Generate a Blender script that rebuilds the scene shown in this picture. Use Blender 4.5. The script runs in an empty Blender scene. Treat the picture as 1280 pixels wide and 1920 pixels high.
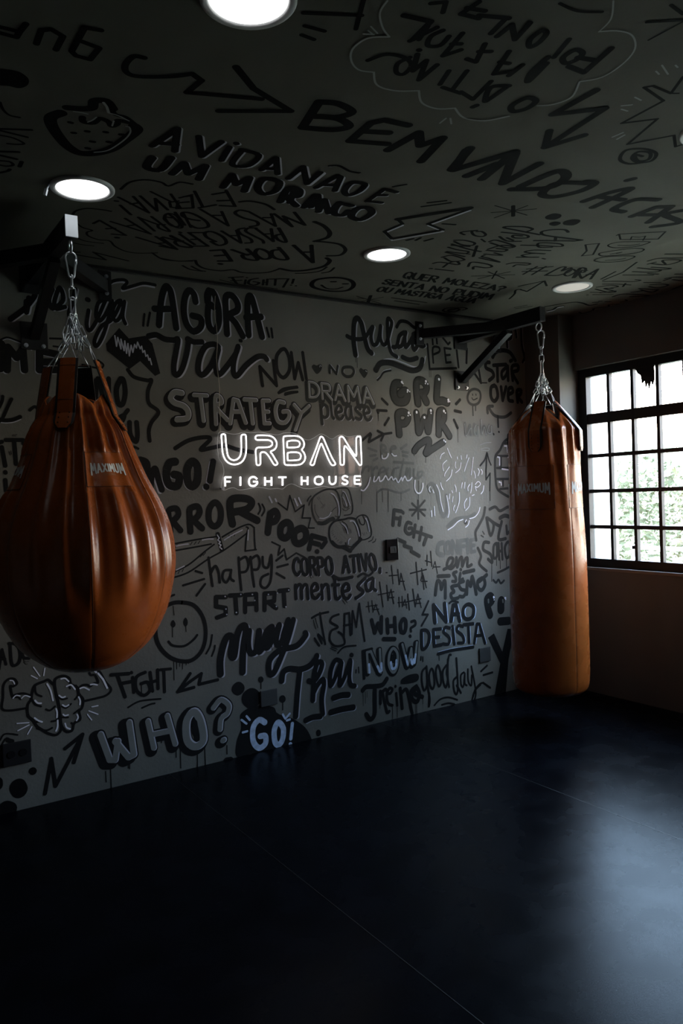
import bpy, bmesh, math, random
from mathutils import Vector, Matrix
random.seed(7)
S = bpy.context.scene
COL = S.collection
PI = math.pi

# ---------------------------------------------------------------- camera
F_PX, YAW, PITCH, ROLL, CAM_H, CAM_D = 1413.99, 0.584820, -0.0218813, -0.0358413, 1.527866, 4.070343
H = 2.8          # room height
XW = 4.6         # inner face of the window wall
_cy, _sy, _cp, _sp = math.cos(YAW), math.sin(YAW), math.cos(PITCH), math.sin(PITCH)
FW = Vector((_sy*_cp, _cy*_cp, _sp)); _R = Vector((_cy, -_sy, 0)); _U = _R.cross(FW)
RT = _R*math.cos(ROLL)+_U*math.sin(ROLL); UP = -_R*math.sin(ROLL)+_U*math.cos(ROLL)
CAM = Vector((0, -CAM_D, CAM_H))
cd = bpy.data.cameras.new('camera'); cam = bpy.data.objects.new('camera', cd); COL.objects.link(cam)
cam.matrix_world = Matrix.Translation(CAM) @ Matrix((RT, UP, -FW)).transposed().to_4x4()
cd.sensor_fit = 'VERTICAL'; cd.sensor_height = 36; cd.lens = F_PX/1920*36; cd.clip_start = .05
S.camera = cam

# ---------------------------------------------------------------- light
wd = bpy.data.worlds.new('overcast_sky'); S.world = wd; wd.use_nodes = True
bg = wd.node_tree.nodes['Background']
bg.inputs['Strength'].default_value = 30.0
_t = wd.node_tree; _tc = _t.nodes.new('ShaderNodeTexCoord'); _sx = _t.nodes.new('ShaderNodeSeparateXYZ'); _rp = _t.nodes.new('ShaderNodeValToRGB')
_t.links.new(_tc.outputs['Generated'], _sx.inputs[0]); _t.links.new(_sx.outputs['Z'], _rp.inputs[0]); _t.links.new(_rp.outputs[0], bg.inputs['Color'])
_rp.color_ramp.elements[0].position = 0; _rp.color_ramp.elements[0].color = (.62, .57, .46, 1)
_rp.color_ramp.elements[1].position = 1; _rp.color_ramp.elements[1].color = (.62, .80, 1, 1)
for _p, _c in ((.08, (.74, .63, .50, 1)), (.20, (.66, .70, .78, 1)), (.36, (.46, .70, 1, 1))):
    _e = _rp.color_ramp.elements.new(_p); _e.color = _c
S.view_settings.view_transform = 'Standard'; S.view_settings.look = 'None'
S.view_settings.exposure = 0.06; S.view_settings.gamma = 1.0; S.view_settings.use_curve_mapping = False
LAMP = 4.0       # radiance of a ceiling lamp
NEON = 2.4       # radiance of a neon tube
def sky_portal(x, y0, y1, z0, z1):
    l = bpy.data.lights.new('window_portal', 'AREA'); l.shape = 'RECTANGLE'; l.size = abs(y1-y0); l.size_y = z1-z0
    l.cycles.is_portal = True
    o = bpy.data.objects.new('window_portal', l); COL.objects.link(o)
    o.matrix_world = Matrix.Translation((x, (y0+y1)/2, (z0+z1)/2)) @ Matrix(((0,0,1),(1,0,0),(0,1,0))).to_4x4()
    return o
WIN = [(-.33, -2.02), (-2.45, -3.35)]       # y spans of the two windows
WZ0, WZ1 = .934, 2.40
for a, b in WIN: sky_portal(XW+.2, a, b, WZ0, WZ1)

# ---------------------------------------------------------------- materials
def new_mat(name):
    m = bpy.data.materials.new(name); m.use_nodes = True
    return m, m.node_tree, m.node_tree.nodes['Principled BSDF']
def mat(name, col, rough=.6, metal=0, spec=.5, emit=None, noise=0, nscale=20, bump=0, bscale=200, rvar=0, coat=0):
    m, nt, b = new_mat(name)
    b.inputs['Base Color'].default_value = (*col, 1); b.inputs['Roughness'].default_value = rough
    b.inputs['Metallic'].default_value = metal; b.inputs['Specular IOR Level'].default_value = spec
    b.inputs['Coat Weight'].default_value = coat
    if emit:
        b.inputs['Emission Color'].default_value = (*emit[:3], 1); b.inputs['Emission Strength'].default_value = emit[3]
    if noise or bump or rvar:
        tc = nt.nodes.new('ShaderNodeTexCoord')
    if noise or rvar:
        n = nt.nodes.new('ShaderNodeTexNoise'); n.inputs['Scale'].default_value = nscale; n.inputs['Detail'].default_value = 8
        nt.links.new(tc.outputs['Object'], n.inputs['Vector'])
    if noise:
        r = nt.nodes.new('ShaderNodeMapRange')
        r.inputs['From Min'].default_value = .3; r.inputs['From Max'].default_value = .7
        r.inputs['To Min'].default_value = 1-noise; r.inputs['To Max'].default_value = 1+noise
        nt.links.new(n.outputs['Fac'], r.inputs['Value'])
        mx = nt.nodes.new('ShaderNodeVectorMath'); mx.operation = 'SCALE'; mx.inputs[0].default_value = col
        nt.links.new(r.outputs['Result'], mx.inputs['Scale']); nt.links.new(mx.outputs['Vector'], b.inputs['Base Color'])
    if rvar:
        r = nt.nodes.new('ShaderNodeMapRange')
        r.inputs['From Min'].default_value = .3; r.inputs['From Max'].default_value = .7
        r.inputs['To Min'].default_value = rough-rvar; r.inputs['To Max'].default_value = rough+rvar
        nt.links.new(n.outputs['Fac'], r.inputs['Value']); nt.links.new(r.outputs['Result'], b.inputs['Roughness'])
    if bump:
        n2 = nt.nodes.new('ShaderNodeTexNoise'); n2.inputs['Scale'].default_value = bscale; n2.inputs['Detail'].default_value = 6
        nt.links.new(tc.outputs['Object'], n2.inputs['Vector'])
        bp = nt.nodes.new('ShaderNodeBump'); bp.inputs['Strength'].default_value = bump; bp.inputs['Distance'].default_value = .002
        nt.links.new(n2.outputs['Fac'], bp.inputs['Height']); nt.links.new(bp.outputs['Normal'], b.inputs['Normal'])
    return m
M = {}
M['concrete'] = mat('burnt_cement_plaster', (.120,.117,.101), .55, noise=.16, nscale=2.2, bump=.5, bscale=60, rvar=.05, spec=.6)
M['ceilc'] = mat('grey_ceiling_plaster', (.104,.102,.084), .8, noise=.12, nscale=1.8, bump=.4, bscale=60, spec=.12)
M['column'] = mat('grey_column_plaster', (.11,.11,.10), .7, noise=.1, nscale=2, bump=.4, bscale=60, spec=.3)
M['darkwall'] = mat('dark_grey_wall_paint', (.085,.092,.092), .7, noise=.08, nscale=3, bump=.3, bscale=80, spec=.3)
M['floor'] = mat('black_rubber_mat', (.0022,.0028,.0045), .27, noise=.3, nscale=6, rvar=.03, bump=.10, bscale=200, spec=.05)
M['k'] = mat('black_marker_paint', (.006,.006,.0065), .6, spec=.16)
M['s'] = mat('black_spray_paint', (.006,.006,.0065), .8, spec=.05)
M['c'] = mat('sheen_greyed_black_paint', (.016,.018,.017), .5, spec=.2, noise=.2, nscale=14)  # window sheen on black lettering put into this lighter black
M['m'] = mat('grey_green_paint_with_glare', (.075,.078,.070), .55, spec=.4, noise=.2, nscale=10)  # window glare on the lettering is partly mixed into this grey green
M['w'] = mat('pale_lavender_paint', (.72,.72,.80), .5)
M['v'] = mat('dull_lavender_paint', (.42,.42,.49), .5)
M['b'] = mat('pale_blue_paint', (.42,.50,.66), .6, noise=.2, nscale=40)
M['g'] = mat('grey_fill_paint', (.16,.162,.15), .5, noise=.1, nscale=8)
M['o'] = mat('faint_white_chalk_paint', (.24,.25,.24), .7)
M['metal_black'] = mat('black_powder_coated_steel', (.010,.010,.011), .45, metal=0, spec=.4)
M['steel'] = mat('zinc_plated_steel', (.66,.70,.75), .33, metal=1)
M['cap'] = mat('pale_plastic_end_cap', (.62,.68,.74), .5)
M['leather'] = mat('tan_leather', (.33,.080,.0145), .275, noise=.12, nscale=9, bump=.12, bscale=260, rvar=.03, spec=.55)
M['leather_in'] = mat('dark_inner_lining', (.03,.015,.008), .7)
M['piping'] = mat('black_leather_piping', (.008,.007,.007), .5)
M['stitch'] = mat('dark_stitching', (.05,.018,.007), .7)
M['print'] = mat('white_logo_print', (.72,.74,.74), .6)
M['printd'] = mat('small_tan_print', (.35,.16,.07), .6)
M['rivet'] = mat('dark_metal_rivet', (.05,.04,.035), .35, metal=1)
M['frame'] = mat('black_window_steel', (.008,.008,.009), .5, spec=.3)
M['plate'] = mat('black_gloss_plastic', (.010,.010,.011), .16)
M['platem'] = mat('dark_grey_cover_plate', (.035,.036,.036), .5)
M['lamp_rim'] = mat('white_lamp_trim', (.55,.56,.56), .5)
M['lamp'] = mat('lit_lamp_diffuser', (.8,.8,.8), .5, emit=(1,1,1,LAMP))
M['lampoff'] = mat('unlit_diffuser_with_glow', (.8,.74,.70), .5, emit=(1,.88,.82,.22))  # lamp is off; faint emission stands in for daylight on the diffuser
M['neon'] = mat('lit_neon_tube', (.9,.88,.9), .4, emit=(1,.95,.97,NEON))
M['cable'] = mat('clear_plastic_cable', (.42,.36,.28), .4)
def glass(name, rough=0, tint=(1,1,1), ior=1.5):
    m, nt, b = new_mat(name); nt.nodes.remove(b)
    out = nt.nodes['Material Output']
    t = nt.nodes.new('ShaderNodeBsdfTransparent'); t.inputs['Color'].default_value = (*tint, 1)
    g = nt.nodes.new('ShaderNodeBsdfGlossy'); g.inputs['Roughness'].default_value = rough
    # Schlick reflectance, the same from both faces of a thin sheet
    lw = nt.nodes.new('ShaderNodeLayerWeight'); lw.inputs['Blend'].default_value = .5
    pw = nt.nodes.new('ShaderNodeMath'); pw.operation = 'POWER'; pw.inputs[1].default_value = 5
    f0 = ((ior-1)/(ior+1))**2; f = nt.nodes.new('ShaderNodeMath'); f.operation = 'MULTIPLY_ADD'; f.inputs[1].default_value = 1-f0; f.inputs[2].default_value = f0
    nt.links.new(lw.outputs['Facing'], pw.inputs[0]); nt.links.new(pw.outputs[0], f.inputs[0])
    mx = nt.nodes.new('ShaderNodeMixShader')
    nt.links.new(f.outputs[0], mx.inputs[0]); nt.links.new(t.outputs[0], mx.inputs[1]); nt.links.new(g.outputs[0], mx.inputs[2])
    nt.links.new(mx.outputs[0], out.inputs['Surface'])
    return m
M['glass'] = glass('window_glass'); M['acrylic'] = glass('clear_acrylic', .01, (.99,.99,.99), 1.28)
M['edge'] = mat('acrylic_edge', (.6,.6,.58), .3, emit=(1,1,1,.10))  # slight emission put in as a glow along the sheet's rim
M['leaf'] = mat('sunlit_foliage', (.32,.335,.22), .8, noise=.25, nscale=3)
M['render'] = mat('cream_render_wall', (.82,.78,.70), .9)
M['render2'] = mat('pink_render_wall', (.62,.34,.24), .9)
M['rail'] = mat('white_railing_paint', (.85,.85,.85), .6)
M['ground'] = mat('pale_gravel_ground', (.36,.31,.21), .9, noise=.2, nscale=2)

# ---------------------------------------------------------------- helpers
def link(name, bm, ms, parent=None, kind=None, label=None, smooth=False):
    me = bpy.data.meshes.new(name); bm.to_mesh(me); bm.free()
    if not isinstance(ms, (list, tuple)): ms = [ms]
    for m in ms: me.materials.append(m)
    if smooth:
        for p in me.polygons: p.use_smooth = True
    o = bpy.data.objects.new(name, me); COL.objects.link(o)
    if parent: o.parent = parent
    if kind: o['kind'] = kind
    if label: o['label'] = label
    return o
def empty(name, loc, label, cat, group=None):
    o = bpy.data.objects.new(name, None); COL.objects.link(o); o.location = loc; o.empty_display_size = .1
    tag(o, label, cat, group); return o
def tag(o, label, cat, group=None):
    o['label'] = label; o['category'] = cat
    if group: o['group'] = group
    return o
def box(bm, a, b, mi=0, bev=0):
    x0,y0,z0 = [min(p,q) for p,q in zip(a,b)]; x1,y1,z1 = [max(p,q) for p,q in zip(a,b)]
    vs = [bm.verts.new(v) for v in ((x0,y0,z0),(x1,y0,z0),(x1,y1,z0),(x0,y1,z0),(x0,y0,z1),(x1,y0,z1),(x1,y1,z1),(x0,y1,z1))]
    fs = []
    for f in ((3,2,1,0),(4,5,6,7),(0,1,5,4),(1,2,6,5),(2,3,7,6),(3,0,4,7)):
        q = bm.faces.new([vs[i] for i in f]); q.material_index = mi; fs.append(q)
    if bev:
        es = list({e for f in fs for e in f.edges})
        bmesh.ops.bevel(bm, geom=es, offset=bev, segments=2, affect='EDGES', profile=.6)
def beam(bm, p0, p1, w, h, up=(0,0,1), mi=0):
    p0, p1 = Vector(p0), Vector(p1); d = (p1-p0).normalized(); up = Vector(up)
    s = d.cross(up)
    if s.length < 1e-4: s = d.cross(Vector((1,0,0)))
    s.normalize(); u = s.cross(d)
    vs = []
    for P in (p0, p1):
        for a, b in ((-1,-1),(1,-1),(1,1),(-1,1)):
            vs.append(bm.verts.new(P+s*(a*w/2)+u*(b*h/2)))
    for f in ((0,1,2,3),(7,6,5,4),(0,4,5,1),(1,5,6,2),(2,6,7,3),(3,7,4,0)):
        bm.faces.new([vs[i] for i in f]).material_index = mi
def tube(bm, pts, r, seg=8, closed=False, mi=0, caps=True):
    pts = [Vector(p) for p in pts]; n = len(pts); rings = []
    ref = None
    for i, p in enumerate(pts):
        if closed: d = pts[(i+1) % n]-pts[i-1]
        else: d = pts[min(i+1, n-1)]-pts[max(i-1, 0)]
        d.normalize()
        if ref is None:
            ref = d.cross(Vector((0,0,1)))
            if ref.length < .1: ref = d.cross(Vector((1,0,0)))
        ref = (ref-d*ref.dot(d)).normalized(); b = d.cross(ref)
        rr = r[i] if isinstance(r, (list, tuple)) else r
        rings.append([bm.verts.new(p+ref*(rr*math.cos(2*PI*k/seg))+b*(rr*math.sin(2*PI*k/seg))) for k in range(seg)])
    for i in range(n if closed else n-1):
        A, B = rings[i], rings[(i+1) % n]
        for k in range(seg):
            f = bm.faces.new((A[k], A[(k+1) % seg], B[(k+1) % seg], B[k])); f.material_index = mi; f.smooth = True
    if caps and not closed:
        bm.faces.new(rings[0][::-1]).material_index = mi; bm.faces.new(rings[-1]).material_index = mi
def cyl(bm, c, axis, r, h, seg=24, mi=0, r2=None):
    c = Vector(c); a = Vector(axis).normalized()
    tube(bm, [c-a*h/2, c+a*h/2], [r, r if r2 is None else r2], seg, mi=mi)
def catmull(p, closed=False, n=5):
    if len(p) < 3: return list(p)
    out = []; N = len(p)
    for i in range(N if closed else N-1):
        if closed: a, b, c, d = p[i-1], p[i], p[(i+1) % N], p[(i+2) % N]
        else: a, b, c, d = p[max(i-1,0)], p[i], p[i+1], p[min(i+2,N-1)]
        for k in range(n):
            t = k/n; t2, t3 = t*t, t*t*t
            out.append(tuple(.5*(2*b[j]+(c[j]-a[j])*t+(2*a[j]-5*b[j]+4*c[j]-d[j])*t2+(3*b[j]-a[j]-3*c[j]+d[j])*t3) for j in range(len(b))))
    if not closed: out.append(tuple(p[-1]))
    return out

# where a line of sight meets the graffiti wall (y = 0) or the ceiling (z = H): gives real positions on the surface
def on_wall(x, y):
    d = FW+RT*((x-640)/F_PX)+UP*((960-y)/F_PX); t = CAM_D/d.y; P = CAM+d*t
    return (P.x, P.z)
def on_ceil(x, y):
    d = FW+RT*((x-640)/F_PX)+UP*((960-y)/F_PX); t = (H-CAM_H)/d.z; P = CAM+d*t
    return (P.x, P.y)

# ---------------------------------------------------------------- hand lettering strokes
GL = {}
def _gl(txt):
    for line in txt.strip().splitlines():
        ch, w, rest = line.strip().split(' ', 2)
        st = []
        for s in rest.split(';'):
            s = s.strip(); sm = s.startswith('~')
            st.append((sm, [tuple(float(v) for v in q.split(',')) for q in s.lstrip('~').split()]))
        GL[ch] = (float(w), st)
_gl('''
A 6 0,0 3,10 6,0;1,3.4 5,3.4
B 5.4 0,0 0,10;~0,10 3.6,9.8 4.6,7.8 3.4,5.6 0,5.3;~0,5.3 4,5.2 5.4,2.8 4,.2 0,0
C 5.6 ~5.4,8 3.4,10 1,8.4 0,5 1,1.6 3.4,0 5.6,1.8
D 5.8 0,0 0,10;~0,10 3.4,9.6 5.6,7 5.6,3.4 3.4,.5 0,0
E 4.8 4.6,10 0,10 0,0 4.8,0;0,5.2 3.8,5.2
F 4.6 4.6,10 0,10 0,0;0,5.2 3.8,5.2
G 6 ~5.4,8 3.4,10 1,8.4 0,5 1,1.6 3.4,0 5.8,1.4 5.8,4.4;3.2,4.4 5.9,4.4
H 5.6 0,0 0,10;5.6,0 5.6,10;0,5 5.6,5
I 1 .5,0 .5,10
J 4.6 ~4.4,10 4.4,2.6 2.8,0 .8,.8 0,3
K 5.4 0,0 0,10;5,10 0,4.4;1.6,5.8 5.4,0
L 4.6 0,10 0,0 4.6,0
M 7 0,0 .6,10 3.5,3.4 6.4,10 7,0
N 5.8 0,0 0,10 5.8,0 5.8,10
O 6 ~3,10 .8,8.6 0,5 .8,1.4 3,0 5.2,1.4 6,5 5.2,8.6 3,10
P 5.2 0,0 0,10;~0,10 4,9.8 5.2,7.4 4,5 0,4.6
Q 6 ~3,10 .8,8.6 0,5 .8,1.4 3,0 5.2,1.4 6,5 5.2,8.6 3,10;3.6,3 6.2,-.6
R 5.6 0,0 0,10;~0,10 4,9.8 5,7.6 4,5.4 0,5;2,5 5.6,0
S 5 ~4.8,8.4 3,10 .8,9.2 .4,7 2,5.5 4.2,4.4 4.8,2.2 3,.1 .8,.4 0,2
T 5.8 0,10 5.8,10;2.9,10 2.9,0
U 5.6 ~0,10 0,4 .8,1 2.8,0 4.8,1 5.6,4 5.6,10
V 6 0,10 3,0 6,10
W 8 0,10 2,0 4,7.4 6,0 8,10
X 5.6 0,0 5.6,10;0,10 5.6,0
Y 5.8 0,10 2.9,5 5.8,10;2.9,5 2.9,0
Z 5.4 0,10 5.4,10 0,0 5.4,0
! 1.2 .6,10 .6,3.2;.6,.5 .6,.2
? 4.6 ~0,8 1.4,10 3.6,9.8 4.6,7.8 3.6,5.8 2.2,4.6 2.1,3.2;2.1,.5 2.1,.2
. 1 .5,.4 .5,.1
, 1.2 .8,.8 .2,-1.4
# 6 1,0 2.6,10;4,0 5.6,10;0,3.2 6,3.2;.4,6.6 6.4,6.6
a 4.6 ~4.2,6.6 1.6,6.8 0,3.4 1,.2 3,1 4.2,6.4;~4.2,6.8 4,2 4.8,0
b 4.4 0,10 0,0;~0,5 2,6.8 4.2,5.4 4.2,1.6 2,0 0,1
c 4 ~4,5.8 2.2,7 0,4.6 .2,1.4 2,0 4,1
d 4.6 ~4,5.6 1.8,6.8 0,3.6 1.2,0 3,.8 4.2,3;4.2,10 4.2,2 4.8,0
e 4.2 ~.2,3.2 3.8,4.2 3.4,6.6 1.6,6.8 0,3.8 1,.4 2.8,0 4.4,1.6
f 3.6 ~3.6,9.4 2,10 1.4,7 1.4,0;0,6 3,6
g 4.4 ~4,5.8 1.8,6.8 0,3.8 1.4,.4 3.2,1.2 4,5.8;~4.1,6.6 4,-1 2.6,-3.2 .6,-2.4
h 4.4 0,10 0,0;~0,4.4 1.8,6.8 3.8,6 4,0
i 1 .5,6.6 .5,0;.5,9.2 .5,9
l 1.4 ~.4,10 .4,2 1.4,0
m 7 0,6.6 0,0;~0,4.4 1.6,6.8 3.2,6 3.3,0;~3.3,4.4 5,6.8 6.6,6 6.8,0
n 4.4 0,6.6 0,0;~0,4.4 1.8,6.8 3.8,6 4,0
o 4.6 ~2.3,6.8 .4,5.4 0,3.2 .8,.6 2.4,0 4.2,1.2 4.6,3.6 4,6 2.3,6.8
p 4.4 0,6.6 0,-3.4;~0,5 2,6.8 4.2,5.4 4.2,1.6 2,0 0,1
q 4.4 ~4,5.6 1.8,6.8 0,3.6 1.2,0 3,.8 4,3;4.2,6.8 4.2,-3.4
r 3.4 0,6.6 0,0;~0,4 1.4,6.2 3.4,6.4
s 3.8 ~3.6,5.8 2,6.8 .4,5.4 2,3.6 3.8,2 2.4,.1 0,.8
t 3.6 ~1.6,10 1.4,2 2.4,0 3.8,1;0,6.8 3.6,6.8
u 4.6 ~0,6.6 .2,1.4 1.8,0 3.6,1.6 4.2,6.6;~4.2,6.6 4.2,2 5,0
v 4.2 0,6.6 2,0 4.2,6.6
w 6.4 0,6.6 1.6,0 3.2,5 4.8,0 6.4,6.6
x 4.2 0,0 4.2,6.6;0,6.6 4.2,0
y 4.4 ~0,6.6 .6,1.6 2.4,.8 4,6.4;~4.2,6.6 4,-1.4 2.4,-3.4 .4,-2.4
z 4 0,6.6 4,6.6 0,0 4,0
^ 2 0,0 0,0
''')
ACC = {'Ã':('A','~1,12 2.2,13 3.8,12 5,13'),'Á':('A','2.6,11.6 4.6,13.4'),'À':('A','3.4,11.6 1.4,13.4'),'É':('E','1.4,11.4 3.6,13.2'),
       'Í':('I','.2,11.6 1.8,13.4'),'Ú':('U','2.2,11.6 4.2,13.4'),'ã':('a','~.4,8.4 1.6,9.4 3,8.4 4.2,9.4'),'é':('e','1.6,8.4 3.2,10'),'á':('a','1.6,8.4 3.2,10')}
for k_, (b_, s_) in ACC.items():
    sm_ = s_.startswith('~')
    GL[k_] = (GL[b_][0], GL[b_][1]+[(sm_, [tuple(float(v) for v in q.split(',')) for q in s_.lstrip('~').split()])])
def text_strokes(txt, q, jit=.25, gap=1.9):
    """strokes of a word fitted into the corner points q = BL, BR, TR, TL"""
    adv = []; x = 0
    for ch in txt:
        w = 3.2 if ch == '_' else GL[ch][0]
        adv.append(x); x += w+gap
    tot = x-gap; out = []
    for ch, a in zip(txt, adv):
        if ch == '_': continue
        dy = random.uniform(-jit, jit); dr = random.uniform(-.03, .03)
        for sm, pts in GL[ch][1]:
            pp = []
            for px, py in (catmull(pts, n=4) if sm else pts):
                px2 = px+dr*py; u = (a+px2)/tot; v = (py+dy)/10
                b = [q[0][i]*(1-u)+q[1][i]*u for i in (0,1)]; t = [q[3][i]*(1-u)+q[2][i]*u for i in (0,1)]
                pp.append((b[0]*(1-v)+t[0]*v, b[1]*(1-v)+t[1]*v))
            out.append(pp)
    return out
def resample(pts):
    o = [pts[0]]
    for p in pts[1:]:
        if abs(p[0]-o[-1][0])+abs(p[1]-o[-1][1]) > 1e-6: o.append(p)
    return o
LAYER = 0
def ribbon(bm, pts, w, put, mi, closed=False):
    """flat brush stroke of width w along pts, with round ends and joins; put(u, v) -> 3-D point"""
    pts = resample([tuple(p) for p in pts]); r = w/2
    global LAYER      # overlapping strokes lie in hair-thin coats on top of one another
    def disc(c, k=12):
        global LAYER; LAYER = (LAYER+1) % 60
        f = bm.faces.new([bm.verts.new(put(c[0]+r*math.cos(2*PI*i/k), c[1]+r*math.sin(2*PI*i/k))) for i in range(k)]); f.material_index = mi
    if len(pts) == 1: disc(pts[0]); return
    n = len(pts)
    if closed and (abs(pts[0][0]-pts[-1][0])+abs(pts[0][1]-pts[-1][1])) > 1e-6: pts = pts+[pts[0]]; n += 1
    D = [math.atan2(pts[i+1][1]-pts[i][1], pts[i+1][0]-pts[i][0]) for i in range(n-1)]
    turn = lambda i: (D[i]-D[i-1]+PI) % (2*PI)-PI
    def side(i, k):        # unit normal at point i for the segment k next to it, shared between segments on a gentle bend
        if 0 < i < n-1 and abs(turn(i)) < .55:
            a = D[i-1]+turn(i)/2; m = 1/math.cos(turn(i)/2)
        else: a = D[k]; m = 1
        return -math.sin(a)*r*m, math.cos(a)*r*m
    disc(pts[0], 18)
    for i in range(n-1):
        (x0,y0),(x1,y1) = pts[i], pts[i+1]; LAYER = (LAYER+1) % 60
        ax, ay = side(i, i); bx, by = side(i+1, i)
        f = bm.faces.new([bm.verts.new(put(*c)) for c in ((x0+ax,y0+ay),(x0-ax,y0-ay),(x1-bx,y1-by),(x1+bx,y1+by))]); f.material_index = mi
        if i and abs(turn(i)) >= .55: disc(pts[i], 18)
    disc(pts[-1], 18)
KEYS = list('kscmwvbgo')
def paint(surface, name, label, ox, oy, sc, spec, parent):
    """one painted word or drawing. spec lines: <layers> <mode> <data> in the frame (ox, oy, sc)"""
    fn = on_wall if surface == 'wall' else on_ceil
    bm = bmesh.new(); used = []
    def mi(c):
        if c not in used: used.append(c)
        return used.index(c)
    for line in spec.strip().splitlines():
        line = line.strip()
        if not line: continue
        lay, mode, data = line.split(' ', 2)
        base = 0
        if ':' in lay: b_, lay = lay.split(':'); base = int(b_)
        closed = mode in 'SLfF'
        if '|' not in lay and lay[0] in 'wvbo': base = max(base, 2)      # light paint goes on last
        if mode == 't':
            txt, corners = data.split(' ', 1)
            strokes = text_strokes(txt, [tuple(float(v) for v in c.split(',')) for c in corners.split()])
        else:
            strokes = [[tuple(float(v) for v in c.split(',')) for c in s.split()] for s in data.split(';')]
            if mode in 'sSF': strokes = [catmull(s, mode != 's') for s in strokes]
        for li, L in enumerate(lay.split('|')):
            off = (0, 0)
            if '@' in L: L, o_ = L.split('@'); off = tuple(float(v)*(.72 if L[0] == 'v' else 1) for v in o_.split(','))
            c = L[0] if surface == 'wall' or L[0] != 'k' else 's'; w = float(L[1:] or 0); m_ = mi(c); lev = .0010+.0006*(base+li)
            if surface == 'wall': put = lambda u, v: (u, -lev-LAYER*8e-6, v)
            else: put = lambda u, v: (u, v, H-lev-LAYER*8e-6)
            for s in strokes:
                px = [(ox+(x+off[0])*sc, oy+(y+off[1])*sc) for x, y in s]
                P = [fn(*p) for p in px]
                if mode in 'fF':
                    f = bm.faces.new([bm.verts.new(put(*p)) for p in P]); f.material_index = m_
                    continue
                # brush width in metres from the local size of a pixel on the surface
                cx = sum(p[0] for p in px)/len(px); cy = sum(p[1] for p in px)/len(px)
                a, b, d = fn(cx, cy), fn(cx+1, cy), fn(cx, cy+1)
                J = abs((b[0]-a[0])*(d[1]-a[1])-(b[1]-a[1])*(d[0]-a[0]))
                ribbon(bm, P, w*sc*math.sqrt(J)*(.93 if surface == 'wall' else .78), put, m_, closed)
    if any(len(f.verts) > 18 for f in bm.faces):
        bmesh.ops.triangulate(bm, faces=[f for f in bm.faces if len(f.verts) > 18])
    # every painted face looks into the room
    up = Vector((0,-1,0)) if surface == 'wall' else Vector((0,0,-1))
    bm.normal_update()
    for f in bm.faces:
        if f.normal.dot(up) < 0: f.normal_flip()
    return link(name, bm, [M[c] for c in used], parent, label=label)
# ---------------------------------------------------------------- the room
def slab(name, a, b, m, label=None):
    bm = bmesh.new(); box(bm, a, b); return link(name, bm, m, kind='structure', label=label)
X0, Y0 = -1.8, -7.0
floor = slab('floor', (X0-.2, Y0-.2, -.12), (XW+.2, .2, 0), M['floor'])
ceiling = slab('ceiling', (X0-.2, Y0-.2, H), (XW+.2, .2, H+.15), M['ceilc'])
wall_back = slab('wall_back', (X0, 0, 0), (XW+.2, .2, H), M['concrete'])
slab('wall_left', (X0-.2, Y0-.2, 0), (X0, .2, H), M['darkwall'])
slab('wall_front', (X0, Y0-.2, 0), (XW+.2, Y0, H), M['darkwall'])
slab('wall_column', (4.44, -.33, 0), (XW+.2, 0, H), M['column'])
bm = bmesh.new()
ys = [-.33] ; 
for a, b in WIN: ys += [a, b]
ys.append(Y0)
box(bm, (XW, -.33, 0), (XW+.2, Y0, WZ0)); box(bm, (XW, -.33, WZ1), (XW+.2, Y0, H))
for i in range(0, len(ys), 2):
    if ys[i]-ys[i+1] > .01: box(bm, (XW, ys[i], WZ0), (XW+.2, ys[i+1], WZ1))
link('wall_right', bm, M['darkwall'], kind='structure')
# shadow-gap strip where the graffiti wall meets the ceiling
bm = bmesh.new(); box(bm, (.3, -.012, H-.014), (4.10, 0, H-.002))
link('trim_1', bm, M['metal_black'], kind='structure')
bm = bmesh.new(); box(bm, (.3, -.010, H-.022), (4.10, 0, H-.018))
link('trim_2', bm, M['platem'], kind='structure')
# joints of the rubber matting
bm = bmesh.new()

def joint(bm, x0, y0, x1, y1): beam(bm, (x0,y0,.0004), (x1,y1,.0004), .0026, .001)
for x in (-1.5, 0, 1.47, 2.94, 4.41): joint(bm, x, Y0, x, -.01)

link('floor_joint', bm, M['metal_black'], floor)
# windows
ZR = [(.994,1.215),(1.242,1.479),(1.506,1.740),(1.767,1.991),(2.066,2.338)]
def window(idx, y0, y1):
    x = XW+.045; f0, f1 = y0, y1; n = max(1, round((abs(y1-y0)-.135)/.195)); p = (abs(y1-y0)-.135+.024)/n
    bm = bmesh.new()
    box(bm, (x, f0, WZ0), (x+.05, f0-.072, WZ1)); box(bm, (x, f1+.065, WZ0), (x+.05, f1, WZ1))
    box(bm, (x, f0-.07, WZ0), (x+.05, f1+.06, .994)); box(bm, (x, f0-.07, 2.338), (x+.05, f1+.06, WZ1))
    fr = link('window_%d' % idx, bm, M['frame'], kind='structure')
    bm = bmesh.new()
    for a, b in zip(ZR[:-1], ZR[1:]): box(bm, (x+.01, f0-.07, a[1]), (x+.04, f1+.06, b[0]))
    for k in range(1, n): 
        yy = f0-.072+.0-p*k+.024
        box(bm, (x+.008, yy, .99), (x+.042, yy-.024, 2.34))
    link('glazing_bars', bm, M['frame'], fr)
    bm = bmesh.new(); box(bm, (x+.022, f0-.07, .99), (x+.026, f1+.06, 2.34)); link('pane', bm, M['glass'], fr)
    bm = bmesh.new(); box(bm, (XW-.012, f0, WZ0-.022), (x, f1, WZ0), bev=.003); link('window_sill', bm, M['concrete'], fr)
    return fr
for i, (a, b) in enumerate(WIN): window(i+1, a, b)
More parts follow.
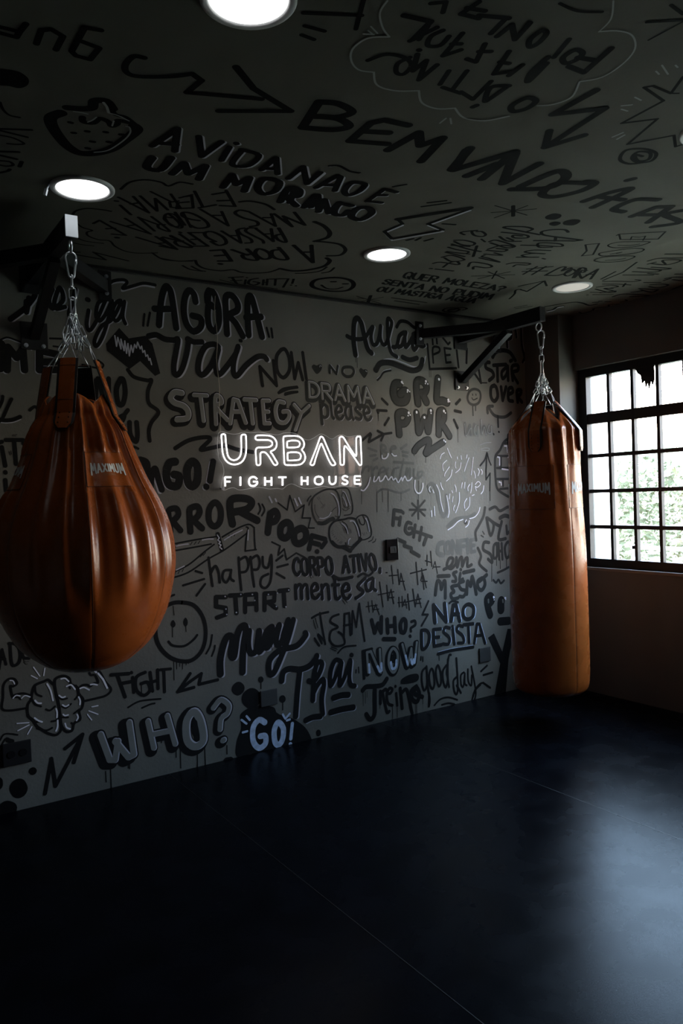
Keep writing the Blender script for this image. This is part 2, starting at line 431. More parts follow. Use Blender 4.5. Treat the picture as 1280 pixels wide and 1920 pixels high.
# torn strip of black plastic caught at the top of the third column of panes
yb = -.33-.072-.195*2-.0
bm = bmesh.new()
pr = [(0,0),(.15,.01),(.152,-.10),(.135,-.145),(.125,-.11),(.108,-.165),(.098,-.12),(.082,-.15),(.075,-.10),(.055,-.12),(.045,-.06),(.02,-.04)]
fr_ = [bm.verts.new((XW+.052, yb-.02-a, 2.345+b)) for a, b in pr]; bk = [bm.verts.new((XW+.0555, yb-.02-a, 2.345+b)) for a, b in pr]
bm.faces.new(fr_); bm.faces.new(bk[::-1])
for i in range(len(pr)): bm.faces.new((fr_[i], bk[i], bk[(i+1) % len(pr)], fr_[(i+1) % len(pr)]))
tag(link('torn_plastic', bm, M['frame']), 'torn black scrap hanging in the top row of the window panes', 'plastic scrap')

# ---------------------------------------------------------------- outside
bm = bmesh.new(); box(bm, (XW+.3, -30, -.3), (40, 30, -.2)); g = link('ground', bm, M['ground']); g['kind'] = 'structure'
def building(x0, y0, x1, y1, h, m, label, holes=()):
    e = empty('neighbouring_building', ((x0+x1)/2, (y0+y1)/2, -.2), label, 'building')
    bm = bmesh.new(); box(bm, (x0,y0,-.2), (x1,y1,h)); w = link('facade', bm, m); w.parent = e; w.location = -e.location
    bm = bmesh.new(); box(bm, (x0-.15,y0-.15,h), (x1+.15,y1+.15,h+.15)); w = link('roof', bm, M['rail']); w.parent = e; w.location = -e.location
    return e
building(8.6, 3.0, 9.6, 9, 2.5, M['render'], 'cream rendered building seen through the leftmost panes of the window')
building(7.5, -12.5, 11, -8.6, 3.6, M['render2'], 'terracotta rendered building whose reflection shows in the neon sign')
bm = bmesh.new(); random.seed(3)
def hedge(name, x0, x1, y0, y1, h, n, label, cat='hedge'):
    random.seed(hash(name+str(int(x0*10))) % 1 + int(x0*7)+int(abs(y0)*3)); bm = bmesh.new()
    for _ in range(n):
        c = Vector((random.uniform(x0, x1), random.uniform(y0, y1), -.2+(h+.2)*random.random()**.8))
        a = Vector((random.gauss(0,1), random.gauss(0,1), random.gauss(0,1))).normalized(); b = a.orthogonal().normalized()
        s = random.uniform(.05, .11)
        bm.faces.new([bm.verts.new(c+v) for v in (a*s, b*s*.5, -a*s, -b*s*.5)])
    return tag(link(name, bm, M['leaf']), label, cat)
hedge('hedge', 11.4, 12.6, -1.0, 6.5, 2.25, 16000, 'pale green hedge in bright daylight beyond the gridded window')
e = empty('metal_railing', (9.2, 0, -.2), 'white metal railing in front of the hedge outside the window', 'railing')
for z in (.66, .34): 
    bm = bmesh.new(); beam(bm, (0,-2,z+.2), (0,2.5,z+.2), .05, .05); link('rail', bm, M['rail'], e)
for y in (-2,-.5,1.0,2.45):
    bm = bmesh.new(); beam(bm, (0,y,0), (0,y,.9), .05, .05, (1,0,0)); link('post', bm, M['rail'], e)

# ---------------------------------------------------------------- ceiling lamps
def lamp(x, y, lit, label):
    e = empty('ceiling_light', (x, y, H), label, 'ceiling light', 'round ceiling lights')
    bm = bmesh.new(); N = 48; prof = [(.125,0),(.1245,-.006),(.118,-.010),(.106,-.009),(.1015,-.004),(.1015,0)]
    rings = [[bm.verts.new((r*math.cos(2*PI*k/N), r*math.sin(2*PI*k/N), z)) for k in range(N)] for r, z in prof]
    for A, B in zip(rings[:-1], rings[1:]):
        for k in range(N): bm.faces.new((A[k], A[(k+1) % N], B[(k+1) % N], B[k]))
    link('lamp_trim', bm, M['lamp_rim'], e, smooth=True)
    bm = bmesh.new(); cyl(bm, (0,0,-.0025), (0,0,1), .1015, .004, 48)
    link('diffuser', bm, M['lamp' if lit else 'lampoff'], e)
    return e
lamp(.915, -2.345, True, 'lit round ceiling light nearest the camera at the top of the photo')
l2 = lamp(.862, -.968, True, 'lit round ceiling light above the teardrop punching bag')
lamp(2.466, -.870, True, 'lit round ceiling light in the middle of the ceiling')
lamp(3.920, -.892, False, 'unlit round ceiling light above the cylindrical punching bag')
lamp(2.69, -2.55, False, 'unlit round ceiling light cut by the right edge of the photo')
bm = bmesh.new(); beam(bm, (-.122,.022,0), (-.135,.030,-.022), .010, .004); beam(bm, (-.133,.029,-.018), (-.139,.033,-.042), .013, .010)
link('spring_clip', bm, M['cap'], l2)

# ---------------------------------------------------------------- wall brackets
def bracket(ax, az, L, lz, label):
    e = empty('wall_bracket', (ax, 0, az), label, 'bag bracket', 'black steel punching bag brackets')
    def part(name, f, m='metal_black'):
        bm = bmesh.new(); f(bm); return link(name, bm, M[m], e)
    part('arm', lambda bm: beam(bm, (0,-.005,0), (0,-L,0), .05, .09))
    part('end_cap', lambda bm: box(bm, (-.026,-L-.006,-.046), (.026,-L,.046), bev=.002), 'cap')
    part('back_plate', lambda bm: box(bm, (-.06,-.010,-.09), (.06,0,.08), bev=.002))
    dz = lz-az
    lp = part('lower_plate', lambda bm: box(bm, (-.065,-.010,dz-.05), (.065,0,dz+.09), bev=.002))
    part('diagonal_brace', lambda bm: beam(bm, (0,-.01,dz+.02), (0,-L*.62,-.05), .045, .045, (0,1,0)))
    pl = []
    for s in (-1, 1):
        p = part('side_plate', lambda bm: box(bm, (s*.375-.04,-.010,-.085), (s*.375+.03,0,.075), bev=.002)); pl.append(p)
        part('side_brace', lambda bm: beam(bm, (s*.36,-.012,-.01), (0,-L*.60,-.012), .05, .065))
    def bolt(x, z, parent):
        bm = bmesh.new(); cyl(bm, (x,-.015,z), (0,1,0), .0075, .012, 6); cyl(bm, (x,-.0115,z), (0,1,0), .011, .003, 12)
        link('bolt', bm, M['steel'], parent)
    bolt(-.042, dz-.03, lp); bolt(.042, dz-.03, lp)
    for s, p in zip((-1,1), pl): bolt(s*.378, .045, p); bolt(s*.378, -.045, p)
    bm = bmesh.new(); pts = [(0,-L+.03+.024*math.cos(a),-.05-.026+.026*math.sin(a)) for a in [PI*2*k/16 for k in range(16)]]
    tube(bm, pts, .0045, 8, True); link('eye_hook', bm, M['steel'], e)
    return e
bracket(.855, 2.700, .80, 2.375, 'black steel wall bracket with a pale end cap holding the teardrop bag')
b2 = bracket(3.775, 2.640, .765, 2.305, 'black steel wall bracket holding the cylindrical punching bag')
for c in b2.children:
    if c.name.startswith('end_cap'): c.data.materials.clear(); c.data.materials.append(M['metal_black'])

# ---------------------------------------------------------------- cover plates on the wall
def plate(name, cx, cz, w, h, m, label, cat, d=.012):
    e = empty(name, (cx, 0, cz), label, cat)
    bm = bmesh.new(); box(bm, (-w/2,-d,-h/2), (w/2,0,h/2), bev=.003); link('cover', bm, m, e); return e
e = plate('light_switch', 3.089, 1.149, .098, .142, M['plate'], 'glossy black switch plate on the wall to the right below the neon sign', 'switch', .014)
bm = bmesh.new(); box(bm, (-.026,-.020,-.022), (.026,-.013,.022), bev=.002); link('switch_rocker', bm, M['frame'], e)
bm = bmesh.new(); box(bm, (.012,-.0215,-.004), (.020,-.0195,.012)); link('indicator', bm, M['metal_black'], e)
plate('cover_plate', 3.915, .315, .110, .105, M['platem'], 'small dark cover plate low on the wall beside the cylindrical bag', 'wall plate')
plate('cover_plate', 2.114, .317, .113, .098, M['platem'], 'dark grey cover plate above the painted word GO', 'wall plate')
e = plate('power_outlet', .684, .292, .135, .115, M['metal_black'], 'black outlet plate low on the wall at the left edge', 'outlet')
for s in (-1, 1):
    bm = bmesh.new(); cyl(bm, (s*.028,-.0135,0), (0,1,0), .018, .004, 18); link('socket', bm, M['plate'], e)
# ---------------------------------------------------------------- punching bags
def lerp(tab, x):
    if x <= tab[0][0]: return tab[0][1]
    for (a, p), (b, q) in zip(tab[:-1], tab[1:]):
        if x <= b: return p+(q-p)*(x-a)/(b-a)
    return tab[-1][1]
def smooth_tab(tab):
    t = catmull(tab, n=6); return sorted(t)
def angd(a, b): return (a-b+180) % 360-180
def chain_link(bm, c, d, roll, L=.052, Wd=.021, r=.0029):
    d = d.normalized(); ref = d.orthogonal().normalized(); ref = Matrix.Rotation(roll, 3, d) @ ref
    a = L/2-Wd/2; hw = Wd/2-r; pts = []
    for k in range(7): t = -PI/2+PI*k/6; pts.append(c+d*(a+hw*math.cos(t))+ref*(hw*math.sin(t)))
    for k in range(7): t = PI/2+PI*k/6; pts.append(c+d*(-a+hw*math.cos(t))+ref*(hw*math.sin(t)))
    tube(bm, pts, r, 6, True)
def chain(bm, p0, p1, sag, seed, L=.052, r=.0029):
    p0, p1 = Vector(p0), Vector(p1); rnd = random.Random(seed); n = max(2, round((p1-p0).length/(L-.012)))
    side = (p1-p0).cross(Vector((0,0,1)));
    side = side.normalized() if side.length > 1e-4 else Vector((1,0,0))
    pt = lambda t: p0.lerp(p1, t)+Vector((0,0,-sag*4*t*(1-t)))+side*(sag*1.2*math.sin(PI*t)*rnd.uniform(.8,1))
    P = [pt(i/n) for i in range(n+1)]
    for i in range(n):
        d = P[i+1]-P[i]; chain_link(bm, (P[i]+P[i+1])/2, d, (i % 2)*PI/2+rnd.uniform(-.3,.3), max(d.length+.012, .03), r=r)
class Bag:
    def __init__(s, name, loc, label, prof, folds, seams, straps, rim):
        s.e = empty(name, loc, label, 'punching bag'); s.loc = Vector(loc)
        v = Vector((CAM.x-loc[0], CAM.y-loc[1])).normalized()
        s.n = Vector((v.x, v.y, 0)); s.r = Vector((-v.y, v.x, 0))
        if s.r.dot(Vector((1,0,0))) < 0: s.r = -s.r
        s.tab = smooth_tab(prof); s.folds = folds; s.seams = seams; s.straps = straps; s.rim = rim
        s.z0 = prof[0][0]; s.z1 = prof[-1][0]
    def rad(s, th, z):
        r = lerp(s.tab, z)
        A = lerp(s.folds['env'], z)
        for a, zc, ha, hz in s.folds.get('flat', ()):      # the sewn patches stay flatter than the leather round them
            q = max(abs(angd(th, a))/ha, abs(z-zc)/hz); A *= 1-.72*min(1, max(0, (1.35-q)/.5))
        if A > 0:
            k = 0
            for a, h, w in s.folds['ridge']:
                d = angd(th, a+s.folds.get('lean', 0)*(z-s.folds.get('zc', 1.4)))
                k += h*(math.exp(-(d/w)**2)-.55*math.exp(-((d-w*2.0)/(w*1.3))**2))
            r += A*k
        for a in s.seams:
            d = angd(th, a)
            if abs(d) < 8: r -= .0022*math.exp(-(d*r/.25)**2)
        return max(r, 0)
    def P(s, th, z, off=0):
        R = s.rad(th, z)+off; t = math.radians(th)
        return s.n*(R*math.cos(t))+s.r*(R*math.sin(t))+Vector((0,0,z-s.loc.z))
    def rimf(s, th):      # 0 midway between two straps, 1 at a strap
        d = min(abs(angd(th, a)) for a in s.straps); return max(0, math.cos(math.radians(min(d,45))*2))**.8
    def body(s, N=360, NZ=130):
        bm = bmesh.new(); rings = []
        zs = [s.z0+(s.z1-s.z0)*(1-math.cos(PI*.5*i/NZ)) if i < 30 else None for i in range(NZ+1)]
        b = zs[29]; zs = [b+(s.z1-b)*(i-29)/(NZ-29) if i >= 30 else zs[i] for i in range(NZ+1)]
        for z in zs[1:]:
            rings.append([bm.verts.new(s.P(360*k/N, z)) for k in range(N)])
        # gathered collar up to the rim, higher where a strap pulls it
        R = s.rim
        for j in range(1, 13):
            t = j/12; row = []
            for k in range(N):
                th = 360*k/N; f = s.rimf(th); zz = s.z1+(R['dz0']+R['dz1']*f)*t
                rt = R['r0']+(R['r1']-R['r0'])*f; tt = t**R.get('pow', 1.4)
                rb = s.rad(th, s.z1); rr = rb+(rt-rb)*tt+R['wave']*math.sin(math.radians(th)*9+1)*t*(1-f)
                a = math.radians(th); row.append(bm.verts.new(s.n*(rr*math.cos(a))+s.r*(rr*math.sin(a))+Vector((0,0,zz-s.loc.z))))
            rings.append(row)
        for j in (1, 2, 3):     # rim turned in, then the dark inside
            rings.append([bm.verts.new(Vector((v.co.x*(1-.05*j), v.co.y*(1-.05*j), v.co.z-(.004 if j == 1 else .05*(j-1))))) for v in rings[-j]])
        bot = bm.verts.new(Vector((0,0,s.z0-s.loc.z)))
        for k in range(N): bm.faces.new((bot, rings[0][(k+1) % N], rings[0][k]))
        nr = len(rings)
        for i, (A, B) in enumerate(zip(rings[:-1], rings[1:])):
            for k in range(N):
                f = bm.faces.new((A[k], A[(k+1) % N], B[(k+1) % N], B[k])); f.material_index = 1 if i >= nr-3 else 0
        f = bm.faces.new(rings[-1]); f.material_index = 1
        link('bag_body', bm, [M['leather'], M['leather_in']], s.e, smooth=True)
    def line(s, bm, pts, r, off=.0004):
        tube(bm, [s.P(a, z, off) for a, z in pts], r, 5)
    def seam(s, za, zb):
        for a in s.seams:
            bm = bmesh.new(); s.line(bm, [(a, za+(zb-za)*i/40) for i in range(41)], .0013, .0002)
            link('seam', bm, M['stitch'], s.e)
    def surf_ribbon(s, bm, th0, z0, strokes, w, mi=0, off=.003):
        def put(u, v):
            z = z0+v; return s.P(th0+math.degrees(u/max(lerp(s.tab, z0), .05)), z, off+LAYER*8e-6)
        for st in strokes:
            q = [st[0]]
            for p in st[1:]:
                L = math.hypot(p[0]-q[-1][0], p[1]-q[-1][1]); n = max(1, int(L/.006)); a = q[-1]
                q += [(a[0]+(p[0]-a[0])*i/n, a[1]+(p[1]-a[1])*i/n) for i in range(1, n+1)]
            ribbon(bm, q, w, put, mi)
    def logo(s, th0, z0, W, pw, ph, zp):
        # sewn square patch
        bm = bmesh.new(); n = 24; g = []
        Rm = lerp(s.tab, z0)
        for j in range(13):
            z = zp-ph/2+ph*j/12; g.append([bm.verts.new(s.P(th0+math.degrees((-pw/2+pw*i/n)/Rm), z, .0016)) for i in range(n+1)])
        for j in range(12):
            for i in range(n): bm.faces.new((g[j][i], g[j][i+1], g[j+1][i+1], g[j+1][i]))
        pa = link('logo_patch', bm, M['leather'], s.e, smooth=True)
        bm = bmesh.new(); c = pw/2; hh = ph/2
        for (a, b) in (((-c,-hh),(c,-hh)),((c,-hh),(c,hh)),((c,hh),(-c,hh)),((-c,hh),(-c,-hh))):
            tube(bm, [s.P(th0+math.degrees((a[0]+(b[0]-a[0])*i/24)/Rm), zp+a[1]+(b[1]-a[1])*i/24, .0016) for i in range(25)], .0010, 5)
        link('patch_stitching', bm, M['stitch'], pa)
        # arched slab lettering
        h = W*.34; bm = bmesh.new()
        def warp(p):
            u, v = p; k = (2*u-1)**2; lo = h*(.32*(1-k)); hi = h*(1.0-.06*(1-k)); return ((u-.5)*W, lo+(hi-lo)*v-h/2)
        def dens(st):
            q = [st[0]]
            for p in st[1:]:
                a = q[-1]; q += [(a[0]+(p[0]-a[0])*i/5, a[1]+(p[1]-a[1])*i/5) for i in range(1, 6)]
            return q
        st = text_strokes('MAXIMUM', [(0,0),(1,0),(1,1),(0,1)], jit=0, gap=3.0)
        s.surf_ribbon(bm, th0, z0, [[warp(p) for p in dens(q)] for q in st], W*.044)
        link('logo_lettering', bm, M['print'], pa)
        bm = bmesh.new(); w2 = W*.36; h2 = W*.055; y2 = -h*.5-.002
        st = text_strokes('BOXING', [(-w2/2,y2),(w2/2,y2),(w2/2,y2+h2),(-w2/2,y2+h2)], jit=0, gap=4)
        s.surf_ribbon(bm, th0, z0, st, W*.012); link('small_lettering', bm, M['printd'], pa)
    def strap(s, th, ztop, rtop, zbot, w, apex, tw=0):
        t = math.radians(th); out = s.n*math.cos(t)+s.r*math.sin(t); t2 = math.radians(th+tw); side = -s.n*math.sin(t2)+s.r*math.cos(t2)
        zj = min(s.z1, zbot+.13)        # where the strap leaves the bag
        path = []
        nb = 8
        for i in range(nb+1):
            z = zbot+(zj-zbot)*i/nb; R = max(s.rad(th+a, z) for a in (-6,-3,0,3,6)); path.append((R+.004, z))
        R0, zz0 = path[-1]
        for i in range(1, 9):
            f = i/8; path.append((R0+(rtop-R0)*f**1.05, zz0+(ztop-zz0)*f))
        P = [out*r+Vector((0,0,z-s.loc.z)) for r, z in path]; n = len(P)
        L = (P[-1]-P[0]).length
        def strip(wd, th_, mname, name, parent, inset=0, mat2=None):
            bm = bmesh.new(); rows = []
            for i, p in enumerate(P):
                d = (P[min(i+1,n-1)]-P[max(i-1,0)]).normalized(); nn = side.cross(d); 
                if nn.dot(out) < 0: nn = -nn
                e_ = (p-P[0]).length; ww = wd
                if e_ < wd*.5: ww = wd*math.sqrt(max(.25, 1-(1-e_/(wd*.5))**2))   # rounded lower end
                rows.append([bm.verts.new(p+side*(a*ww/2)+nn*b) for a, b in ((-1,inset),(-.6,inset+th_*.25),(.6,inset+th_*.25),(1,inset),(1,inset+th_),(.6,inset+th_*1.3),(-.6,inset+th_*1.3),(-1,inset+th_))])
            for A, B in zip(rows[:-1], rows[1:]):
                for k in range(8): bm.faces.new((A[k], A[(k+1) % 8], B[(k+1) % 8], B[k]))
            bm.faces.new(rows[0][::-1]); bm.faces.new(rows[-1])
            bmesh.ops.recalc_face_normals(bm, faces=bm.faces)
            return link(name, bm, mname, parent)
        st = strip(w*.80, .005, M['leather'], 'strap', s.e, inset=.0015)
        strip(w*1.06, .004, M['piping'], 'strap_piping', st)
        for i in range(5):
            for a in (-1, 1):
                z = zbot+.022+i*.021; k = (z-zbot)/(zj-zbot)*nb; i0 = min(int(k), nb-1); p = P[i0].lerp(P[i0+1], k-i0)
                d = (P[i0+1]-P[i0]).normalized(); nn = side.cross(d); nn = nn if nn.dot(out) > 0 else -nn
                bm = bmesh.new(); c = p+side*(a*w*.25)+nn*.0085; cyl(bm, c, nn, .0036, .005, 10, r2=.0018)
                link('rivet', bm, M['rivet'], st)
        for p in (P[nb+2], P[-2]):
            bm = bmesh.new(); tube(bm, [p+out*.0085+side*(w*.40*a) for a in (-1,0,1)], .0009, 5); link('strap_stitching', bm, M['stitch'], st)
        top = P[-1]; ap = Vector(apex)-s.loc if apex is not None else top+Vector((0,0,.05))
        bm = bmesh.new(); a, b = top-side*w*.42-Vector((0,0,.008)), top+side*w*.42-Vector((0,0,.008))
        tube(bm, [a, a.lerp(ap,.5), ap, ap.lerp(b,.5), b, b.lerp(a,.5)], .0028, 6, True)
        link('strap_ring', bm, M['steel'], st)
        return ap
    def hang(s, ztop, zc0, zc1, zring, aps, cl, seed, L=.052, r=.0029, tw=0):
        O = Vector((0,0,-s.loc.z))
        # carabiner, a pear-shaped snap hook
        bm = bmesh.new(); zt, zb = zc0, zc1; hh = zt-zb
        pts = []
        for k in range(9): a = PI*k/8; pts.append((.0215*math.cos(a), zt-.0215+.0215*math.sin(a)))
        for k in range(7): a = PI+PI*k/6; pts.append((.0115*math.cos(a), zb+.0115+.0115*math.sin(a)))
        ax = (s.r*math.cos(tw)+s.n*math.sin(tw))
        tube(bm, [O+ax*x+Vector((0,0,z)) for x, z in pts], .0047, 8, True)
        car = link('carabiner', bm, M['steel'], s.e)
        bm = bmesh.new(); tube(bm, [O+ax*.0212+Vector((0,0,zt-.028)), O+ax*.0182+Vector((0,0,zt-.050))], .0060, 8)
        link('carabiner_gate', bm, M['steel'], car)
        # swivel
        bm = bmesh.new(); m = (zc1+zring+cl)/2; V = lambda z, x=0: O+Vector((0,0,z))+ax*x
        zs1, zs0 = zc1+.012, zring+cl-.012; mid = (zs1+zs0)/2
        chain_link(bm, V((zs1+mid)/2+.004), Vector((0,0,1)), .9, zs1-mid, .020, .0032)
        cyl(bm, V(mid), (0,0,1), .0085, .012, 12)
        tube(bm, [V(mid-.004), V(mid-.004,.012), V(mid-.012,.0135), V(zs0+.010,.0135), V(zs0,.008), V(zs0,-.008), V(zs0+.010,-.0135), V(mid-.012,-.0135), V(mid-.004,-.012)], .0030, 8, True)
        link('swivel', bm, M['steel'], s.e)
        bm = bmesh.new(); chain_link(bm, V(zring+cl/2), Vector((0,0,1)), 2.0, cl+.008, .026, .0042); link('long_link', bm, M['steel'], s.e)
        for i, ap in enumerate(aps):
            for j in range(2):
                bm = bmesh.new(); q = (-1 if j else 1)
                st = V(zring)+s.r*(.010*q)+s.n*(.008*(i-1.5)); side = Vector((-ap.y, ap.x, 0)).normalized() if (ap.x or ap.y) else s.r
                chain(bm, st, ap+side*(.012*q)+Vector((0,0,-.008*j)), .006+.012*j, seed*10+i*2+j, L, r)
                link('chain', bm, M['steel'], s.e)

def random_ridges(base, lo, hi, n, seed):
    r = random.Random(seed); return base+[(lo+(hi-lo)*(i+r.uniform(.1,.9))/n, r.uniform(.5,1), r.uniform(3,6)) for i in range(n)]
# teardrop bag
BX, BY = .855, -.770
tear = Bag('teardrop_punching_bag', (BX, BY, .82), 'tan leather teardrop punching bag hanging by chains from the left wall bracket',
    [(.82,.0),(.8215,.045),(.831,.105),(.850,.155),(.878,.200),(.947,.275),(1.062,.338),(1.177,.369),(1.291,.378),(1.406,.364),(1.52,.325),(1.634,.268),(1.748,.222),(1.832,.192),(1.900,.150)],
    {'env':[(1.10,0),(1.16,.0035),(1.25,.0100),(1.45,.0150),(1.70,.0155),(1.90,.012)], 'zc':1.4, 'lean':0, 'flat':[(25,1.668,20,.07),(-73,1.668,20,.07)],
     'ridge':random_ridges([(-27,1,4.0),(-11,.75,3.2),(4,1.5,3.0),(24,1.3,4.6),(41,1.2,4.2),(56,1.3,3.0),(68,.6,3),(-44,.9,6),(-62,.8,6)], 80, 285, 11, 5)},
    [4+51.43*i for i in range(7)], [-17, 73, 163, 253], dict(dz0=.045, dz1=.05, r0=.140, r1=.115, wave=.008))
tear.body(); tear.seam(.83, 1.88)
aps = []
for th, dz in ((-17, 0), (73, .0), (163, 0), (253, -.02)):
    t = math.radians(th); o = tear.n*math.cos(t)+tear.r*math.sin(t)
    ap = tear.loc+Vector((0,0,2.205-.82+dz))+o*.06
    aps.append(tear.strap(th, 2.135+dz, .088 if th != 253 else .115, 1.835, .078, ap, 48 if th == 253 else 0))
for th in (25, -73, 112, 202): tear.logo(th, 1.668, .136, .178, .140, 1.668)
tear.hang(2.6, 2.600, 2.492, 2.335, aps, .075, 1)
# cylindrical bag
hvy = Bag('cylindrical_punching_bag', (3.785, -.742, .215), 'tall tan leather cylindrical punching bag hanging near the window',
    [(.215,.0),(.2155,.09),(.218,.175),(.232,.212),(.262,.233),(.35,.242),(.6,.244),(1.05,.242),(1.25,.236),(1.405,.228),(1.60,.222),(1.80,.219),(1.90,.216)],
    {'env':[(1.15,0),(1.35,.003),(1.55,.007),(1.90,.011)], 'zc':1.7, 'lean':-14, 'flat':[(-20,1.535,34,.13),(72,1.535,34,.13)],
     'ridge':random_ridges([(-50,.8,5),(-28,.6,5),(8,.9,5),(30,1.2,6),(52,1.1,5),(75,.8,5)], 90, 300, 9, 9)},
    [40, 160, 280], [-14, 76, 166, 256], dict(dz0=.045, dz1=.105, r0=.190, r1=.085, wave=.012, pow=1.2))
hvy.body(); hvy.seam(.24, 1.85)
aps = []
for th in (-14, 76, 166, 256):
    t = math.radians(th); o = hvy.n*math.cos(t)+hvy.r*math.sin(t)
    aps.append(hvy.strap(th, 2.075, .078, 1.755, .080, hvy.loc+Vector((0,0,2.145-.215))+o*.05))
for th in (-20, 72, 162, 252): hvy.logo(th, 1.525, .205, .265, .270, 1.535)
hvy.hang(2.54, 2.540, 2.425, 2.262, aps, .085, 2, L=.046)

# ---------------------------------------------------------------- neon sign
sx, sy, ss = 390, 780, .2422
def sp(x, y, depth=.035):
    d = FW+RT*((sx+x*ss-640)/F_PX)+UP*((960-(sy+y*ss))/F_PX); t = (CAM_D-depth)/d.y; P = CAM+d*t
    return Vector((P.x, -depth, P.z))
NO = Vector((2.35, 0, 1.75))
neon = empty('neon_sign', NO, 'white neon sign URBAN FIGHT HOUSE on clear acrylic mounted on the graffiti wall', 'neon sign')
def nlink(name, bm, m, parent=None):
    for v in bm.verts: v.co -= NO
    return link(name, bm, m, parent or neon)
out = '85,130 110,120 165,135 215,140 280,125 330,130 390,125 440,130 500,142 545,145 590,130 640,130 690,140 740,175 780,185 820,170 870,140 910,150 960,178 1000,155 1040,145 1080,160 1130,155 1170,148 1188,165 1190,260 1190,390 1180,450 1188,500 1188,540 1140,550 1090,546 1040,540 1000,545 950,555 900,543 860,550 800,562 740,560 700,545 650,525 610,540 580,565 540,560 480,565 440,558 380,552 330,560 290,568 240,572 200,555 160,562 125,575 103,555 110,500 125,430 112,370 88,330 75,250 76,180'
op = catmull([tuple(float(v) for v in q.split(',')) for q in out.split()], True, 3)
bm = bmesh.new(); A = [bm.verts.new(sp(x, y, .030)) for x, y in op]; B = [bm.verts.new(Vector((v.co.x, -.024, v.co.z))) for v in A]
bm.faces.new(A); bm.faces.new(B[::-1])
for i in range(len(A)): bm.faces.new((A[i], B[i], B[(i+1) % len(A)], A[(i+1) % len(A)]))
bmesh.ops.recalc_face_normals(bm, faces=bm.faces); bmesh.ops.triangulate(bm, faces=[f for f in bm.faces if len(f.verts) > 4])
ac = nlink('acrylic_backing', bm, M['acrylic'])
bm = bmesh.new(); tube(bm, [Vector((sp(x,y).x, -.0305, sp(x,y).z)) for x, y in op], .0011, 5, True); nlink('acrylic_edge', bm, M['edge'], ac)
def ntube(name, strokes, r, closed):
    bm = bmesh.new()
    for s_ in strokes.split(';'):
        p = [tuple(float(v) for v in q.split(',')) for q in s_.split()]
        p = catmull(p, closed, 4) if len(p) > 2 else p
        tube(bm, [sp(x, y, .036) for x, y in p], r, 8, closed)
    return nlink(name, bm, M['neon'])
NL = {
'U':'103,155 107,210 110,262 118,305 138,345 168,368 200,375 235,370 268,348 288,308 295,262 295,210 293,160 288,146 275,143 261,148 256,162 257,210 257,262 250,305 230,332 200,342 172,332 153,305 145,262 138,210 134,158 130,144 118,140 107,145',
'R':'366,168 372,154 390,150 440,150 480,154 512,172 530,205 527,240 510,262 484,276 500,300 520,335 536,362 534,374 522,380 508,374 490,345 462,302 440,282 418,280 405,292 405,330 405,368 396,380 382,380 374,368 371,320 368,275 374,252 390,244 430,243 470,240 494,226 496,208 484,192 460,186 420,186 385,186 370,180',
'B1':'583,170 592,157 640,154 690,156 722,172 742,205 740,238 726,262 742,285 752,320 742,352 715,374 670,380 620,380 598,376 590,360 587,300 584,230',
'B2':'618,196 650,190 690,192 708,205 708,226 694,240 650,244 618,244 612,238 612,204','B3':'622,284 660,280 700,284 716,300 716,322 704,338 670,343 624,344 616,336 615,292',
'A':'876,160 888,166 900,190 930,260 960,325 984,366 980,378 966,382 952,374 930,335 905,275 884,226 876,214 868,226 850,275 832,330 820,372 806,381 794,376 792,364 815,305 840,240 862,178 868,164',
'N':'1016,176 1022,164 1034,160 1048,168 1075,212 1110,268 1138,306 1147,304 1147,260 1146,210 1147,172 1156,160 1170,160 1180,172 1182,230 1186,310 1187,368 1180,380 1168,376 1140,335 1100,278 1066,236 1054,240 1052,300 1052,364 1044,378 1030,378 1023,366 1020,300 1017,230'}
for k_, v_ in NL.items(): ntube('neon_letter', v_, .0044, True)
small = {'F':'130,474 132,545;130,474 178,474;131,508 170,508','I':'250,470 250,540','G':'378,488 362,474 342,472 322,484 316,508 322,532 342,542 364,538 380,522 380,510;350,508 382,508',
'H':'440,472 440,540;490,472 490,540;440,506 490,506','T':'545,474 604,474;576,474 576,538','H2':'724,468 724,536;770,468 770,534;724,502 770,502',
'O':'856,468 880,476 888,500 880,522 856,530 832,522 824,500 832,476 856,468','U2':'938,466 938,502 946,522 962,528 980,520 988,500 988,464','S':'1080,472 1064,464 1046,468 1040,482 1052,494 1070,500 1080,512 1072,526 1054,528 1036,520','E':'1178,466 1140,466 1134,474 1134,518 1142,526 1180,526;1136,496 1172,496'}
for k_, v_ in small.items(): ntube('small_neon_letter', v_, .0054, False)
for x, y in ((100,145),(1178,160),(120,560),(1176,535)):
    bm = bmesh.new(); p = sp(x, y); cyl(bm, (p.x, -.016, p.z), (0,1,0), .006, .032, 12); cyl(bm, (p.x, -.033, p.z), (0,1,0), .009, .004, 14); nlink('standoff', bm, M['steel'])
bm = bmesh.new()
pts = [sp(*q, .012) for q in ((95,140),(92,90),(96,30),(88,-60),(86,-130))]
z0 = pts[-1].z; x0 = pts[-1].x; i = 0
while z0 < H-.09: z0 += .06; i += 1; pts.append(Vector((x0+.006*math.sin(i*1.3), -.008-.002*(i%2), z0)))
tube(bm, pts, .0016, 6); nlink('power_cable', bm, M['cable'])
